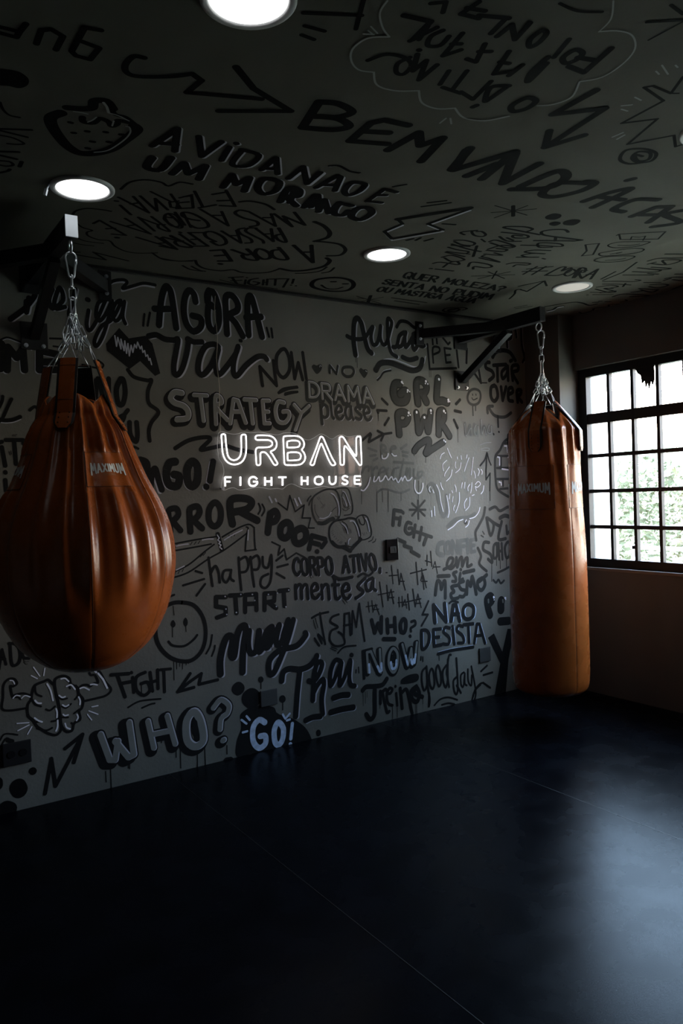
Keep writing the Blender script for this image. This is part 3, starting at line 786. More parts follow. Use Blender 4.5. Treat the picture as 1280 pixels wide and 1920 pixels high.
# ---------------------------------------------------------------- painted lettering and drawings on the graffiti wall
TA = dict(A3=(0,500,.328125), A4=(240,500,.375), A5=(640,560,.328125), A6=(240,900,.375), A7=(640,900,.296875), A8=(0,1120,.46875),
          D1=(480,1180,.1875), D2=(660,1180,.1875), D3=(260,510,.21875), D4=(480,540,.1875), D5=(640,570,.171875), D6=(140,1280,.25), D7=(290,700,.2421875),
          C1=(820,560,.15625), C2=(0,640,.166667), C3=(0,1180,.1875), C4=(660,800,.15625), C5=(780,820,.15625), C6=(880,1080,.130208), C8=(560,900,.125),
          B7=(0,440,.203125), B8=(860,780,.1875),
          A1=(0,0,.5), A2=(560,0,.5625), B1=(980,360,.234375), B2=(800,340,.234375), B3=(0,0,.203125), B4=(60,320,.234375), B5=(300,340,.28125), B6=(640,0,.5), D8=(540,140,.28125))
def word(t, label, spec): paint('wall', 'painted_lettering', label, *TA[t], spec, wall_back)
def draw(t, label, spec): paint('wall', 'painted_drawing', label, *TA[t], spec, wall_back)

word('D3', 'black brush word AGORA with pale edges', '''
v52@22,8|k60 s 172,455 190,250 220,140 250,130 280,200 320,480;135,315 180,318 260,318;485,255 470,190 430,160 395,220 385,340 410,450 470,510 530,470 530,400 460,375;600,160 585,200 590,260 600,180 640,180 680,300 685,430 650,505 605,470 590,380 600,280 640,300;755,530 745,350 745,215 800,205 845,270 840,330 775,370 830,440 890,550;940,540 930,350 935,230 960,210 990,300 1055,555;920,390 980,385 1045,385
k22 l 48,362 38,460;95,350 75,460;1095,480 1115,555;1135,485 1145,560''')
word('D3', 'black brush word vai with pale edges', '''
v44@26,10|k52 s 85,550 150,540 220,575 300,585 335,580 318,690 300,800 305,870 335,880 375,820 410,700 425,600 420,575 470,600 540,600;680,640 640,620 570,640 520,740 510,850 550,880 620,800 680,660 655,780 670,870 700,870 760,800 830,700 850,640 815,760 810,860 840,890 920,800 1010,730 1070,725 1095,750
k32 s 868,588 876,590
k50 s 418,575 425,590''')
word('A4', 'black marker word NOW below the dumbbell', '''
k18 l 672,595 658,500 742,595 725,470
k20 s 765,415 742,450 745,520 775,555 805,520 805,460 785,415 765,415
k18 l 815,430 832,560 850,480 872,565;872,430 890,560
k13 s 752,632 800,612 846,604;784,640 815,632 846,626''')
draw('D7', 'two black brush ticks under the word NOW', '''
k22 s 958,150 1000,120 1100,105;1010,158 1050,148 1095,145''')
word('D4', 'black marker word NO between two hearts', '''
v18@12,-4|c26 l 735,850 735,775 800,860 815,780
v14@14,2|c30 S 920,790 870,800 862,850 900,885 950,880 975,840 960,800''')
draw('D4', 'two small dark painted hearts', '''
c30 F 605,775 575,765 555,785 570,820 605,860 645,830 658,785 640,760
c30 F 1070,815 1045,800 1028,825 1045,860 1080,900 1110,860 1112,825 1090,812
w5 l 638,772 638,776;648,780 648,785;634,786 634,790;1095,828 1095,832;1104,834 1104,838''')
word('A4', 'dark outlined word DRAMA with grey letters', '''
c38@-3,6|v11@3,-2|g9 t DRAMA 905,655 1225,688 1215,610 900,578''')
word('A4', 'dark script word please with pale edges', '''
v12@6,5|c16 t please 968,755 1215,768 1200,675 962,660''')
word('D7', 'large black outlined word STRATEGY with grey letters', '''
k84@-14,16|k74|v48@6,-5|g44 s 205,155 150,150 120,190 150,230 220,255 255,300 245,350 170,360
k78@-12,18|k58|v34@5,-4|g30 l 300,170 400,175;350,180 375,370
k78@-12,18|k58|v34@5,-4|g30 s 470,395 465,190 500,185 515,230 470,260 560,365
k78@-12,18|k58|v34@5,-4|g30 l 580,390 605,205 640,215 700,385;600,300 660,300
k78@-12,18|k58|v34@5,-4|g30 l 690,205 780,210;735,215 755,390
k78@-12,18|k56|v32@5,-4|g28 l 880,215 830,215 845,390 885,390;840,300 875,300
k78@-8,18|k58|v34@5,-4|g30 s 995,230 950,225 930,290 950,370 1000,385 1035,340 1030,300 990,300
k60@-10,26|c54|v26@5,-4|g24 l 1075,245 1130,310 1190,255;1130,310 1085,440''')
draw('D7', 'black brush zigzag left of the neon sign', '''
k34 s 158,580 260,520 380,495 430,510 355,590 450,575 540,560 640,590 760,610''')
draw('A3', 'black lightning bolt with scribbled pale fill', '''
k10 f 680,350 735,410 830,395 870,440 915,610 885,625 800,540 740,585 610,480 605,440

2:v8 l 655,395 665,455 672,405 690,470 690,415 708,480 712,425 722,495 730,440 738,510 748,450 758,490 768,445 778,465 785,432 800,470 808,455 815,490 825,480 832,512 842,505 850,535 856,525 865,560''')
word('A3', 'black script word iga behind the chains', '''
v30@16,6|k34 s 60,300 140,240 190,180 200,160;150,200 150,260 165,180
v24@14,6|k28 s 300,130 280,190 300,240 360,190 340,120 310,200 320,240 370,230;430,130 415,200 395,260 400,300
v20@12,5|k24 s 505,250 495,330 510,365 545,320 590,220 600,190 560,210 548,280 570,310 610,260 640,195 620,290 585,400 550,455 540,420 580,340 640,300 690,200 660,210 640,270 660,310 690,280 710,200 700,280 715,325
k30 s 498,188 504,190''')
draw('A3', 'black brush wave at the top left of the wall', '''
v12@-6,18|k20 s 610,120 640,85 700,75 725,90 700,125 760,110 820,95 885,105''')
word('A3', 'black capital letters OME with pale edges at the left', '''
v50@8,6|k56 s -40,450 0,440 20,500 0,580
v40@-10,8|k46 l 40,590 45,460 95,520 130,470 140,590
v40@-10,8|k46 l 320,500 225,480 225,590 320,590;235,545 310,545
v8@0,10|k12 s 0,420 40,405 90,420 150,445 180,470
k12 l 285,410 350,412;305,455 365,462''')
word('C2', 'black brush letter y at the left edge', '''
v30@-12,6|k42 s 30,620 20,680 -20,760;130,650 90,730 30,860 -20,910
v12@10,40|k52 s -20,880 60,890 150,880 225,850''')
word('C2', 'black capital letters IT with drips at the left edge', '''
k52 l -10,1140 20,1130;65,1110 260,1110 265,1150;160,1130 180,1380
k52 l 20,1190 60,1400;60,1470 62,1478;60,1560 70,1680
k8 l 100,1240 112,1280;122,1230 128,1270;140,1052 190,1050;135,1065 180,1066''')
word('A3', 'black capital letters NO and EU beside the teardrop bag', '''
k30 l 500,720 500,640 545,760 550,650;560,640 600,780;620,640 620,790
k32 s 690,640 665,700 675,780 700,785 715,720 705,650 690,640
k26 s 680,860 710,850 700,880 690,880 700,960 740,965;730,820 715,840
k30 s 740,890 745,960 775,1000 785,960 780,890
k20 s 170,820 200,800 225,830
k12 s 560,535 590,560 575,580 530,575 470,560''')
draw('A3', 'black brace stroke beside the word STRATEGY', '''
k24 s 730,590 765,630 840,650 865,650 845,710 850,780 905,830 865,890 850,940 855,995''')
word('A4', 'black capital word PAGO with an exclamation mark', '''
v44@-10,8|k46 l 50,1090 60,970
v44@-8,8|k46 s 60,970 90,985 85,1040 50,1050
v30@-12,10|k34 s 112,1110 118,1040 135,1010 150,1060 168,1115
v30@-12,10|k44 s 235,975 205,985 190,1040 205,1090 245,1095 255,1050 230,1040
v30@-10,10|k44 S 320,975 296,1010 298,1075 320,1098 345,1070 345,1000
v26@-12,8|k34 l 425,975 408,1070;390,1100 391,1101
k14 s 0,910 25,900 50,910''')
word('A6', 'large black capital word ERROR with quote marks', '''
k30 l 120,140 150,135;110,200 150,195
k32 s 212,260 203,180 205,150 240,142 252,170 235,195 210,205;222,205 262,252
k34 s 312,258 308,190 310,145 345,132 358,160 340,190 315,200;325,200 370,242
k34 S 435,112 406,145 405,205 432,232 460,205 462,145
k40 s 522,220 512,165 515,100 580,92 618,110 595,145 530,160;560,158 645,202
k10 s 652,118 662,145 650,170;670,122 682,150 668,178''')
word('A6', 'fat black word POOF tilting down with an exclamation mark', '''
k38 l 698,262 710,170
k36 s 712,168 735,155 748,180 735,205 712,212
k38 S 792,212 765,232 762,275 785,290 808,268 812,228
k38 S 865,242 832,262 832,305 855,318 885,298 888,260
k26 l 905,345 918,278 985,296;912,312 955,322
k24 l 988,308 968,335;945,357 946,358''')
draw('A6', 'thin jagged burst around the word POOF', '''
k8 l 750,115 795,150 808,78 835,158 880,125 870,190 912,190 900,240 930,240
k9 l 718,310 760,330 750,375 780,345 792,398 840,365 880,385
v9 l 705,85 718,112;735,95 740,106;832,95 846,128;852,90 864,118''')
draw('C8', 'pair of painted boxing gloves with pale highlights', '''
c26 S 215,260 300,190 420,140 540,150 600,240 620,400 610,540 560,600 480,610 400,660 330,660 260,620 210,500 195,360
c18 s 540,140 640,120 740,140 790,280 810,430 780,510 680,530
c60 s 300,645 360,650 440,610 500,580 520,590
c10 s 240,370 245,470 300,560 360,580 430,550 520,440 560,410;540,540 560,545 590,560
c10 s 650,270 670,380 720,420 750,390 740,320 700,220 660,190 640,250
c10 s 650,430 700,460 760,420
v18 s 478,198 530,230 580,320 602,430 598,530
v14 s 310,572 370,576 440,545 482,485;655,165 690,190 730,280 765,380;660,255 690,310 715,385
c5 l 270,260 300,300;295,250 320,290;315,310 340,350;335,340 365,380;330,420 385,360;350,425 395,370
k30 S 500,650 560,610 680,590 760,570 850,590 880,680 920,800 900,900 800,1040 770,1080 700,1040 620,1010 540,990 480,920 455,820 460,720
k54 s 500,930 580,1000 680,1000;700,1020 770,1050 840,980 930,890
k20 s 860,580 900,540 970,525 1030,560 1070,680 1090,780 1070,850 1000,890 930,900
k18 s 900,590 930,660 970,670 990,620 960,540
k14 s 650,620 720,680 745,800;740,990 800,1000 850,950;700,940 710,980 750,1000
k14 s 880,650 920,760 925,880
v18 s 640,650 690,690 720,740 735,800;768,615 820,620 870,700 905,840;1000,575 1030,640 1055,770;768,878 742,910 740,960
k5 l 485,770 510,765;490,800 515,790;500,830 525,815;520,860 545,840;545,890 570,870;570,920 600,895;600,945 640,915;620,955 655,925;655,710 690,790;680,720 710,795;700,730 725,795;755,730 775,800;775,740 790,795;950,790 975,830;980,785 990,825;1010,785 1020,810
c22 s 125,315 150,270 180,240;150,375 175,310 210,260
c16 s 1045,925 1095,900 1115,850;1105,938 1140,920 1152,885''')
draw('A6', 'black outlined rolled belt with pale stitching marks', '''
k9 s 200,325 330,300 440,283
k9 s 205,358 320,338 415,320;215,465 300,425 380,360 430,322;212,492 300,462 400,395 480,350 560,292 598,262
k9 s 470,285 540,245 600,222 630,238;630,238 632,300 636,345
k9 l 585,355 640,348;585,355 590,290
k8 s 590,290 595,262 600,240 590,235
k22 l 448,270 470,350
v6 l 445,275 455,290 447,300 460,310 452,318 464,325 456,335 468,345
v6 s 240,330 280,322 300,320;370,300 400,295 425,295;240,450 280,430;480,300 520,275 570,250;600,250 598,300
k4 l 215,340 225,325;235,338 245,323;310,325 320,310;330,322 340,308;350,318 358,306;500,290 505,275;515,285 520,270;530,280 535,265;360,385 375,370;375,378 388,362;230,475 236,462;250,468 256,455;270,458 276,446''')
word('A6', 'thin black marker word happy', '''
k14 s 402,388 412,460 422,530;412,470 435,430 452,460 458,512
k14 s 508,450 480,455 472,490 490,512 510,480 515,450 512,490 528,505
k14 s 553,388 558,470 566,550;556,400 588,385 602,420 590,455 562,462
k14 s 612,385 620,460 630,532;615,395 645,378 658,410 648,445 620,448
k14 s 672,385 676,430 700,435 715,375 718,440 710,510 685,540 662,525 668,488 700,470
k12 l 337,455 370,465;275,527 380,495;385,520 342,578;740,403 772,378;745,436 798,422;742,466 782,490
k12 l 180,555 205,547;185,592 230,574''')
word('A6', 'black pixel style word START with small dots', '''
k24 l 488,585 440,585 440,632 488,640 488,672 445,688
k24 l 508,578 565,575;536,580 542,665
k24 l 585,660 585,575 640,570 642,650;590,620 635,618
k24 l 682,650 682,568 732,565 730,605 690,612;705,615 740,640
k24 l 755,555 800,550;778,560 782,630
v7 l 484,582 485,582;488,645 489,645;492,672 493,672;562,572 563,572;540,662 541,662;620,572 621,572;632,602 633,602;700,572 701,572;745,565 746,565;740,632 741,632;802,550 803,550;788,634 789,634''')
draw('A6', 'large black round smiley face with drips', '''
k22 S 265,612 330,628 375,690 388,770 370,850 320,900 260,905 200,880 150,820 137,740 160,660 210,620
k14 F 225,700 236,715 236,728 225,738 213,728 213,715
k10 F 287,688 297,702 297,722 287,733 277,722 277,702
k13 s 202,808 225,828 280,830 325,800 345,775
k4 l 225,630 230,675;222,735 222,785;288,730 290,758;228,905 230,1000;242,905 243,945;258,905 258,932;272,905 272,945;290,905 290,925;303,900 303,918
k10 s 390,868 410,830 420,775;418,880 430,850 434,828''')
draw('A6', 'black brush ticks left of the word TEAM', '''
k12 l 932,792 955,828;950,772 980,802''')
word('A6', 'black brush words CORPO ATIVO with pale edges', '''
v12@6,5|k17 t CORPO 828,475 1025,470 1015,385 826,392
v12@6,5|k17 t ATIVO, 1075,460 1262,448 1245,368 1072,382''')
word('A6', 'black brush words mente sã with pale edges', '''
v13@7,5|k18 t mente 840,590 1110,595 1105,490 835,490
v12@4,4|k17 s 1025,480 1060,495 1120,485
v13@7,5|k18 s 1185,490 1150,530 1175,560 1140,590
v13@7,5|k17 s 1220,490 1190,510 1195,550 1215,545 1225,495 1225,540 1238,552
k12 s 1150,482 1175,468 1200,478 1222,462
k3 l 905,470 915,492;915,468 925,488;835,570 838,595;845,578 848,600;1070,600 1085,620;1080,596 1096,614''')
word('A6', 'thin angular black word TEAM with shadow lines', '''
k12 s 918,690 950,672 1000,660
k12 l 958,665 970,740 985,820
k12 s 1052,672 1020,685 1012,710 1048,735 1015,755 1008,800 1035,830 1080,820 1075,780 1052,760
k12 l 1078,790 1082,670 1105,665 1112,775;1078,728 1112,722
k11 l 1118,770 1122,655 1140,735 1155,618 1182,805
k9 s 1048,865 1080,835 1138,828
k4 l 935,690 948,738;925,700 938,745;1010,842 1040,855;1015,835 1045,846''')
word('A6', 'large black script word Muay with pale edges', '''
v28@14,6|k36 s 462,970 462,890 490,790 520,790 515,870 530,880 545,780 565,735 588,740 575,850 572,960
v28@14,6|k32 s 605,755 600,820 612,865 640,850 655,755 650,850 665,850 690,800 720,735 690,760 678,820 695,838 725,790 755,725 740,790 745,825 770,800 800,700 775,780 780,820
v26@14,6|k32 s 825,700 800,790 770,870 730,960 705,965 708,900 760,850 840,830 885,780 885,765
k4 l 718,820 719,850''')
word('D1', 'large black script word Thai with pale edges', '''
v50@26,10|k62 s 255,515 270,430 330,395 440,400 530,365 590,300 605,265
v42@26,6|k60 l 435,420 410,650 395,870
v42@26,6|k56 s 525,515 570,520 620,460 655,370 650,330 610,340 580,450 572,600 565,710
v42@26,6|k54 s 570,640 610,560 665,500 675,560 655,700 665,845
v36@24,8|k48 s 845,320 790,310 745,420 740,560 780,500 850,330 835,460 835,560 880,480 940,310 930,470 945,550 985,565
k44 s 950,255 956,258
v60@10,8|k62 s 775,685 850,660 920,655;745,830 850,800 970,780
v40@16,20|k60 s 495,910 560,880 640,870
k24 l 590,100 625,160;618,60 655,140''')
draw('A8', 'black painted dots with drips above the word GO', '''
k36 S 952,355 962,365 952,375 942,365
k56 S 1005,390 1020,405 1005,418 990,402
k24 s 1042,328 1043,330
k28 s 1128,405 1130,408
k5 l 1043,335 1043,365;1130,410 1130,450
k22 s 1272,540 1273,545''')
word('A8', 'pale blue word GO on a black cloud near the floor', '''
k10 F 950,640 945,580 965,520 960,470 1000,440 1050,432 1095,440 1110,465 1170,485 1220,520 1245,565 1240,575 1150,600 1040,625
2:b24 s 1058,500 1035,490 1012,520 1012,575 1035,602 1060,585 1060,555 1040,555
2:b24 S 1112,500 1096,530 1098,575 1112,590 1128,570 1132,525
2:b15 l 1168,505 1162,565;1160,586 1161,587
2:b9 l 965,490 985,505;970,540 988,535;985,475 998,490;1130,468 1138,482;1140,485 1158,465;1146,492 1158,488
k30 s 905,655 920,652''')
word('D2', 'black outlined word NOW half filled with pale blue', '''
k30 l 120,490 105,220 195,195
k64@-10,10|k50|g26 l 160,430 145,230 185,220 270,420 285,430 275,200
b26 1:'''.replace('\nb26 1:','')+'''
3:b25 l 166,350 172,430;252,370 275,420 292,410 288,340
k70@-6,8|k52|g28 S 408,190 370,250 365,350 395,420 425,420 450,350 450,240
3:b26 s 385,330 395,385 415,392 435,370 440,310
4:k34 s 405,265 408,320
k66@-10,12|k50|g24 l 500,150 555,360 590,190 600,350 625,330 645,130
3:b22 l 532,262 552,350;585,300 592,340;632,250 620,335;610,300 600,345
k14 l 38,405 36,435;62,378 66,435;686,272 684,308;705,275 706,320''')
word('A7', 'black brush word WHO with a question mark', '''
k26 l 190,885 210,965 230,905 250,965 252,865
k26 l 288,880 292,965;335,870 340,960;290,925 335,920
k28 S 388,880 372,910 376,955 395,962 406,930 404,890
k18 s 440,895 462,890 465,915 438,935 438,955
k20 s 432,985 434,988
k28 l 265,1005 335,1005''')
word('A7', 'scratchy black laughter HA HA repeated', '''
k8 l 315,540 325,655;355,565 365,660;300,605 360,600
k8 l 365,660 375,590 402,695;368,640 395,640
k9 l 470,520 482,660;505,560 520,690;435,590 535,565
k8 l 515,600 535,680;505,640 540,640;500,635 512,590
k8 l 240,645 262,800;285,665 295,760;230,725 330,705
k8 l 292,760 312,690 330,780;295,745 330,740
k8 l 562,450 570,545;540,475 540,540;528,510 565,520
k7 l 575,560 590,515 605,590;578,550 622,548
k7 l 168,770 175,835;192,762 198,820;155,800 225,790
k7 l 198,835 215,785 238,850;200,820 235,815
k7 l 362,740 366,800;382,735 385,800;355,775 400,770;385,800 400,755 412,810;388,790 412,788
k9 l 418,720 428,820;450,690 465,800;410,770 500,750
k8 l 465,800 482,720 502,805;468,780 500,778
k8 l 280,585 288,585''')
word('A7', 'black marker words NÃO DESISTA with pale edges', '''
b14@10,0|k26 l 590,900 580,790 660,895 650,780
b14@10,0|k26 l 692,890 705,790 722,790 745,890;698,850 738,845
b14@10,0|k24 S 800,785 770,810 770,860 795,880 828,860 832,805
k14 s 680,778 700,765 735,772
b10@8,0|k22 s 505,960 510,1065 545,1040 555,980 535,950 505,950
b10@8,0|k22 l 625,940 580,945 585,1050 630,1040;585,995 615,992
b10@8,0|k20 s 682,935 655,930 645,960 680,995 675,1035 640,1035
b10@8,0|k22 l 700,925 712,1035
b10@8,0|k20 s 765,925 738,920 728,950 765,985 770,1025 735,1030
b10@8,0|k22 l 770,915 830,908;800,915 805,1025
b10@8,0|k20 l 838,1030 855,910 870,910 905,1030;845,985 880,980
b6@0,-10|k20 s 610,1098 700,1075 830,1055
k5 l 615,1100 616,1140
k14 l 548,765 510,850 545,850 505,920''')
word('D2', 'black script word Treino with paint drips', '''
k48 s 105,610 140,575 220,570 300,555 345,495
k48 s 225,590 225,720 222,850 180,900 140,850
k34 s 280,620 282,740;290,640 330,600 350,620
k32 s 300,620 330,760 350,830 370,820
k30 s 345,640 380,640 400,600 370,590 345,660 360,740 400,760
k28 l 440,640 450,760;432,568 433,572
k36 s 480,590 500,790;490,640 540,600 570,700 590,800 600,840
k44 s 640,570 590,620 600,700 650,720 670,640 640,580 620,640 700,675
k42 S 500,520 560,480 640,465 640,500 560,520
2:s0 '''.replace('\n2:s0 ','')+'''
k5 l 108,630 110,765;130,625 132,740;148,620 148,680;278,740 278,790;402,760 403,895;450,760 450,880;632,730 632,840;645,730 645,840;706,690 706,745
k14 s 855,0 856,1''')
word('D2', 'thin black script words good day', '''
k24 s 740,380 700,420 695,520 720,610 750,540 742,370 755,560 775,700 765,770 770,640
k24 S 790,395 768,460 780,560 805,595 822,540 812,430
k24 S 855,360 835,420 848,520 870,570 888,520 880,420
k24 s 940,360 905,420 910,520 935,580 955,500 945,420 965,270 985,255;955,300 955,480 968,575
k24 s 1040,480 1010,520 1020,620 1045,645 1055,560 1040,290;1045,560 1085,635
k20 s 1115,430 1085,460 1088,550 1110,570 1125,440 1125,540 1145,560
k20 s 1155,400 1160,520 1190,560 1195,460;1190,370 1215,500 1235,640 1215,720;1280,555 1230,610 1195,710
k18 s 820,760 880,700 960,680 1050,705;895,755 960,738 1020,748''')
draw('A7', 'black brush ticks and arc near the floor by the cover plate', '''
k13 l 880,1208 918,1172;895,1232 952,1215;895,1282 938,1312
k12 s 820,1400 840,1330 870,1290 895,1280''')
word('A8', 'thin black marker word FIGHT above the word WHO', '''
k16 l 445,310 515,305;468,310 500,398;480,345 520,338
k14 l 530,320 535,380;525,300 526,302
k15 s 580,300 545,320 545,370 575,392 600,370 590,340 565,345
k14 l 600,300 610,375;630,290 632,365;602,340 630,332
k13 l 640,290 682,286;655,290 658,378
k8 s 512,440 560,415 642,406;568,442 600,428 618,424
k4 l 565,350 566,382''')
draw('A8', 'black zigzag arrow left of the script word Muay', '''
k14 l 870,330 795,348 805,305 755,340 710,378 760,305;710,378 775,360''')
draw('A8', 'black zigzag arrow pointing up at the lower left', '''
k17 s 180,785 205,650
k17 l 205,645 222,755 330,548
k17 l 260,605 330,548 295,660''')
draw('C3', 'cartoon brain with two flexed arms drawn in black and lavender', '''
k30 S 440,520 480,505 520,540 545,560 560,650 590,780 600,900 610,1000 560,1055 480,1040 430,1010 370,970 330,910 280,860 275,760 310,700 320,640 350,560
k30 S 545,540 560,490 630,465 690,490 710,550 770,580 790,650 830,700 820,780 790,820 800,900 740,940 720,1010 660,1020 615,960 600,850 585,740 560,640
k22 s 350,560 360,640 415,670;320,700 350,750 410,770;460,800 500,810 550,770;515,920 560,910 590,880;350,930 400,920;370,990 460,1010 520,985
k20 s 580,670 620,700 670,690;620,770 660,785 710,745;620,880 680,880;690,560 700,590;760,560 780,650 750,700;800,650 830,720;740,840 790,800;715,935 735,960
w18 s 470,545 505,610 530,710;560,795 570,830 568,880;575,910 575,970 560,1015;345,885 380,910 420,925;350,710 375,735 410,738
w16 s 610,495 650,490 685,520;665,570 710,555 750,600;785,675 800,710 798,750;590,660 620,680 650,672;625,755 655,770 685,755;630,850 650,862 680,855;650,940 665,980 700,995;770,850 780,880 765,910
k26 s 300,660 230,640 150,655 125,670 105,570 130,570 170,540 140,495 80,500 35,560 30,680 20,790 90,812 250,790
k18 s 150,680 185,680 205,700
w12 s 130,688 160,660 200,665;215,690 250,662 300,675;100,510 130,515 145,545
k26 s 790,590 820,560 870,555 900,570 940,540 980,530 950,460 905,455 895,420 950,400 1000,430 1050,520 1110,600 1060,660 960,690 850,715
w16 s 800,590 840,580 890,605;905,552 935,548 970,555
w20 l 945,415 960,428;980,440 1030,500 1070,585
w12 l 335,378 398,468;312,462 372,492;448,388 436,462;170,940 288,932;178,1012 290,955;318,972 275,1048;915,775 978,762;888,815 978,848;872,848 915,905''')
word('D6', 'large black outlined word WHO with pale edges and drips', '''
k110@-30,20|k86|v52@8,-4|g46 l 190,390 260,580 300,580 320,440;300,440 400,560 440,540 405,300
k100@-16,20|k76|v46@8,-4|g40 l 545,290 590,490;690,250 750,460;575,390 720,360
k116@-16,14|k96|v64@10,-6|g56 S 890,220 835,290 840,430 900,480 960,430 940,290
4:k50 s 895,300 905,370
k86@-10,8|k76|v44@8,-4|g38 s 1035,190 1090,130 1150,170 1140,230 1095,270 1085,350
k90@-14,14|k76|v44@8,-4|g38 s 1105,435 1115,430
k8 l 232,665 236,745;268,640 274,790;400,590 402,640;412,590 412,645;760,500 760,560;790,460 795,640;918,500 920,632;972,460 980,618;1140,470 1142,535;650,400 650,450''')
draw('C3', 'black painted spots at the lower left corner of the wall', '''
s80 s 325,1415 330,1420
s150 S 185,1560 205,1600 190,1620 168,1580
s120 s -30,1530 -28,1560
s170 s 60,1790 90,1800
k18 s 0,1110 40,1050 110,1045 175,1055;20,1150 60,1090 90,1095
k50 s 80,1110 120,1120''')
word('C3', 'black letters ADO under the teardrop bag', '''
k30 l -10,400 20,200 60,350;0,300 50,295
k34 s 100,150 120,350 190,330 200,220 160,150 90,140
k34 s 215,220 235,280 290,290
k6 s 235,300 250,325 290,320;235,325 255,345 275,345''')

word('D5', 'black brush word Aulão with pale edges', '''
v42@28,10|k60 s 150,555 130,400 135,220 165,155 210,200 240,320 280,480 325,535
v24@16,16|k46 s 60,350 100,370 180,385 250,370 300,300 335,250
v36@22,8|k44 s 340,250 320,350 340,440 385,430 415,330 425,240 420,360 450,440 490,420 525,300 545,200 505,160 500,260 510,420 540,530 600,575
v34@20,8|k46 s 680,310 630,350 600,460 560,470;700,310 665,440 620,470;690,320 690,420 700,470 740,420 800,320 770,420 790,500 830,440 830,350 780,330 800,420 870,460 900,455
v16@10,-14|k38 s 600,250 640,190 720,200 790,255 830,240
v14@10,-16|k52 s 665,580 740,610 820,590
v14@50,-52|k62 s 375,720 420,650 520,640 640,680 760,725 850,700 880,610
v12@-2,-18|k22 s 390,830 420,800 460,745 535,725
k6 l 152,575 156,635;166,575 172,695''')
word('D5', 'small black capital letters PE in a drawn box', '''
k26 l 935,440 960,710 1250,700;1245,420 1275,690
k24 s 1000,640 995,480 1060,475 1065,520 1005,550
k24 l 1190,490 1120,480 1140,640 1190,635;1130,560 1180,555
k24 l 990,380 995,440;1035,380 1040,430
k24 l 1105,370 1160,440 1180,420
k5 l 955,720 958,800;972,720 974,800''')
word('D5', 'glossy black balloon letters GRL with white glints', '''
k100|c74 s 630,870 580,880 565,980 610,1060 690,1060 715,1000 690,950 640,980
k90|c66 s 835,1085 820,980 820,850 880,840 925,900 910,960 870,970;890,1000 925,1070
k90|c66 s 1050,815 1040,940 1040,1050 1100,1055 1150,1075
w24 l 655,850 658,855;720,940 722,942;918,842 920,846;1060,820 1062,824;1162,1045 1163,1048
w15 l 715,960 716,961;740,955 741,956;668,868 669,869;938,870 939,874;912,868 913,869;1160,1066 1161,1067;1176,1064 1177,1065''')
word('D5', 'glossy dark balloon letters PWR with white glints', '''
k88|c66 s 630,1420 622,1330 615,1200 690,1185 725,1240 690,1300 630,1300
k84|c62 s 815,1190 830,1300 840,1400 870,1340 905,1240 930,1330 945,1390 960,1280 970,1175
k84|c62 s 1060,1420 1060,1300 1065,1180 1110,1170 1115,1250 1070,1310;1100,1320 1140,1380 1175,1440
w24 l 730,1185 731,1190;817,1178 818,1184;902,1236 903,1240;972,1160 973,1165;1114,1165 1115,1170
w15 l 724,1218 725,1219;746,1210 747,1211;974,1192 975,1193;1130,1188 1131,1189''')
draw('D5', 'black ray ticks around the balloon letters', '''
k30 l 440,1035 500,1095;390,1160 490,1165;400,1175 400,1185;515,1245 470,1320
k32 l 1290,1045 1250,1090;1235,1165 1300,1180
k30 l 1225,1265 1265,1350
k5 l 402,1190 402,1275;1268,1360 1268,1510''')
draw('C4', 'black arrow pointing right beside the neon sign', '''
k30 l 120,165 215,80 225,95 200,185 370,90 470,75;305,50 380,90 345,165''')
draw('C4', 'glossy black zigzag stroke with white glint', '''
k86|c64 s 745,290 800,220 900,160 925,185 905,260 885,320 960,270 1090,185
w20 l 1098,162 1100,166;1116,180 1117,182
c8 l 742,300 742,350;882,350 882,430''')
word('C4', 'grey green word Be with window glare in its colour and a white dipped edge', '''
m30 s 360,350 350,230 390,230 400,270 360,290 420,320 410,360 370,380
m28 s 470,270 520,260 510,235 475,245 465,300 490,340 535,345
w17 s 355,345 362,380 400,380 425,350 430,325;475,325 500,350 530,348
m30 l 195,260 290,295;215,350 280,342;255,405 300,380;585,265 650,215;605,300 665,312;610,345 660,358''')
word('C4', 'grey green script word Creative with window glare in its colour and white dipped edge', '''
m28 s 195,530 200,480 150,490 120,550;230,480 245,560 250,640;240,530 290,480 300,500
m25 s 320,560 390,530 380,490 340,510 320,600;430,500 420,580 460,620 500,510 490,600;520,500 560,490
m25 s 615,390 590,520 560,650;660,500 640,620 690,500 690,600;740,510 740,600 780,620 840,580 835,540 790,560 800,620
m32 l 505,425 730,440
w16 s 215,610 190,700 140,765 105,760;265,600 255,655 285,650 320,600 330,655 365,640 400,590 430,640 470,600 490,640 520,620 550,670 590,610 600,650 630,595 655,645 690,640 715,610;752,645 750,740 780,795 820,790 845,730 845,680
k5 l 795,650 795,870
m26 s 300,790 350,755 420,755 540,790 600,790 685,755
k6 l 298,800 298,1024;362,775 364,905;432,770 432,1024;585,795 585,890;112,780 112,930''')
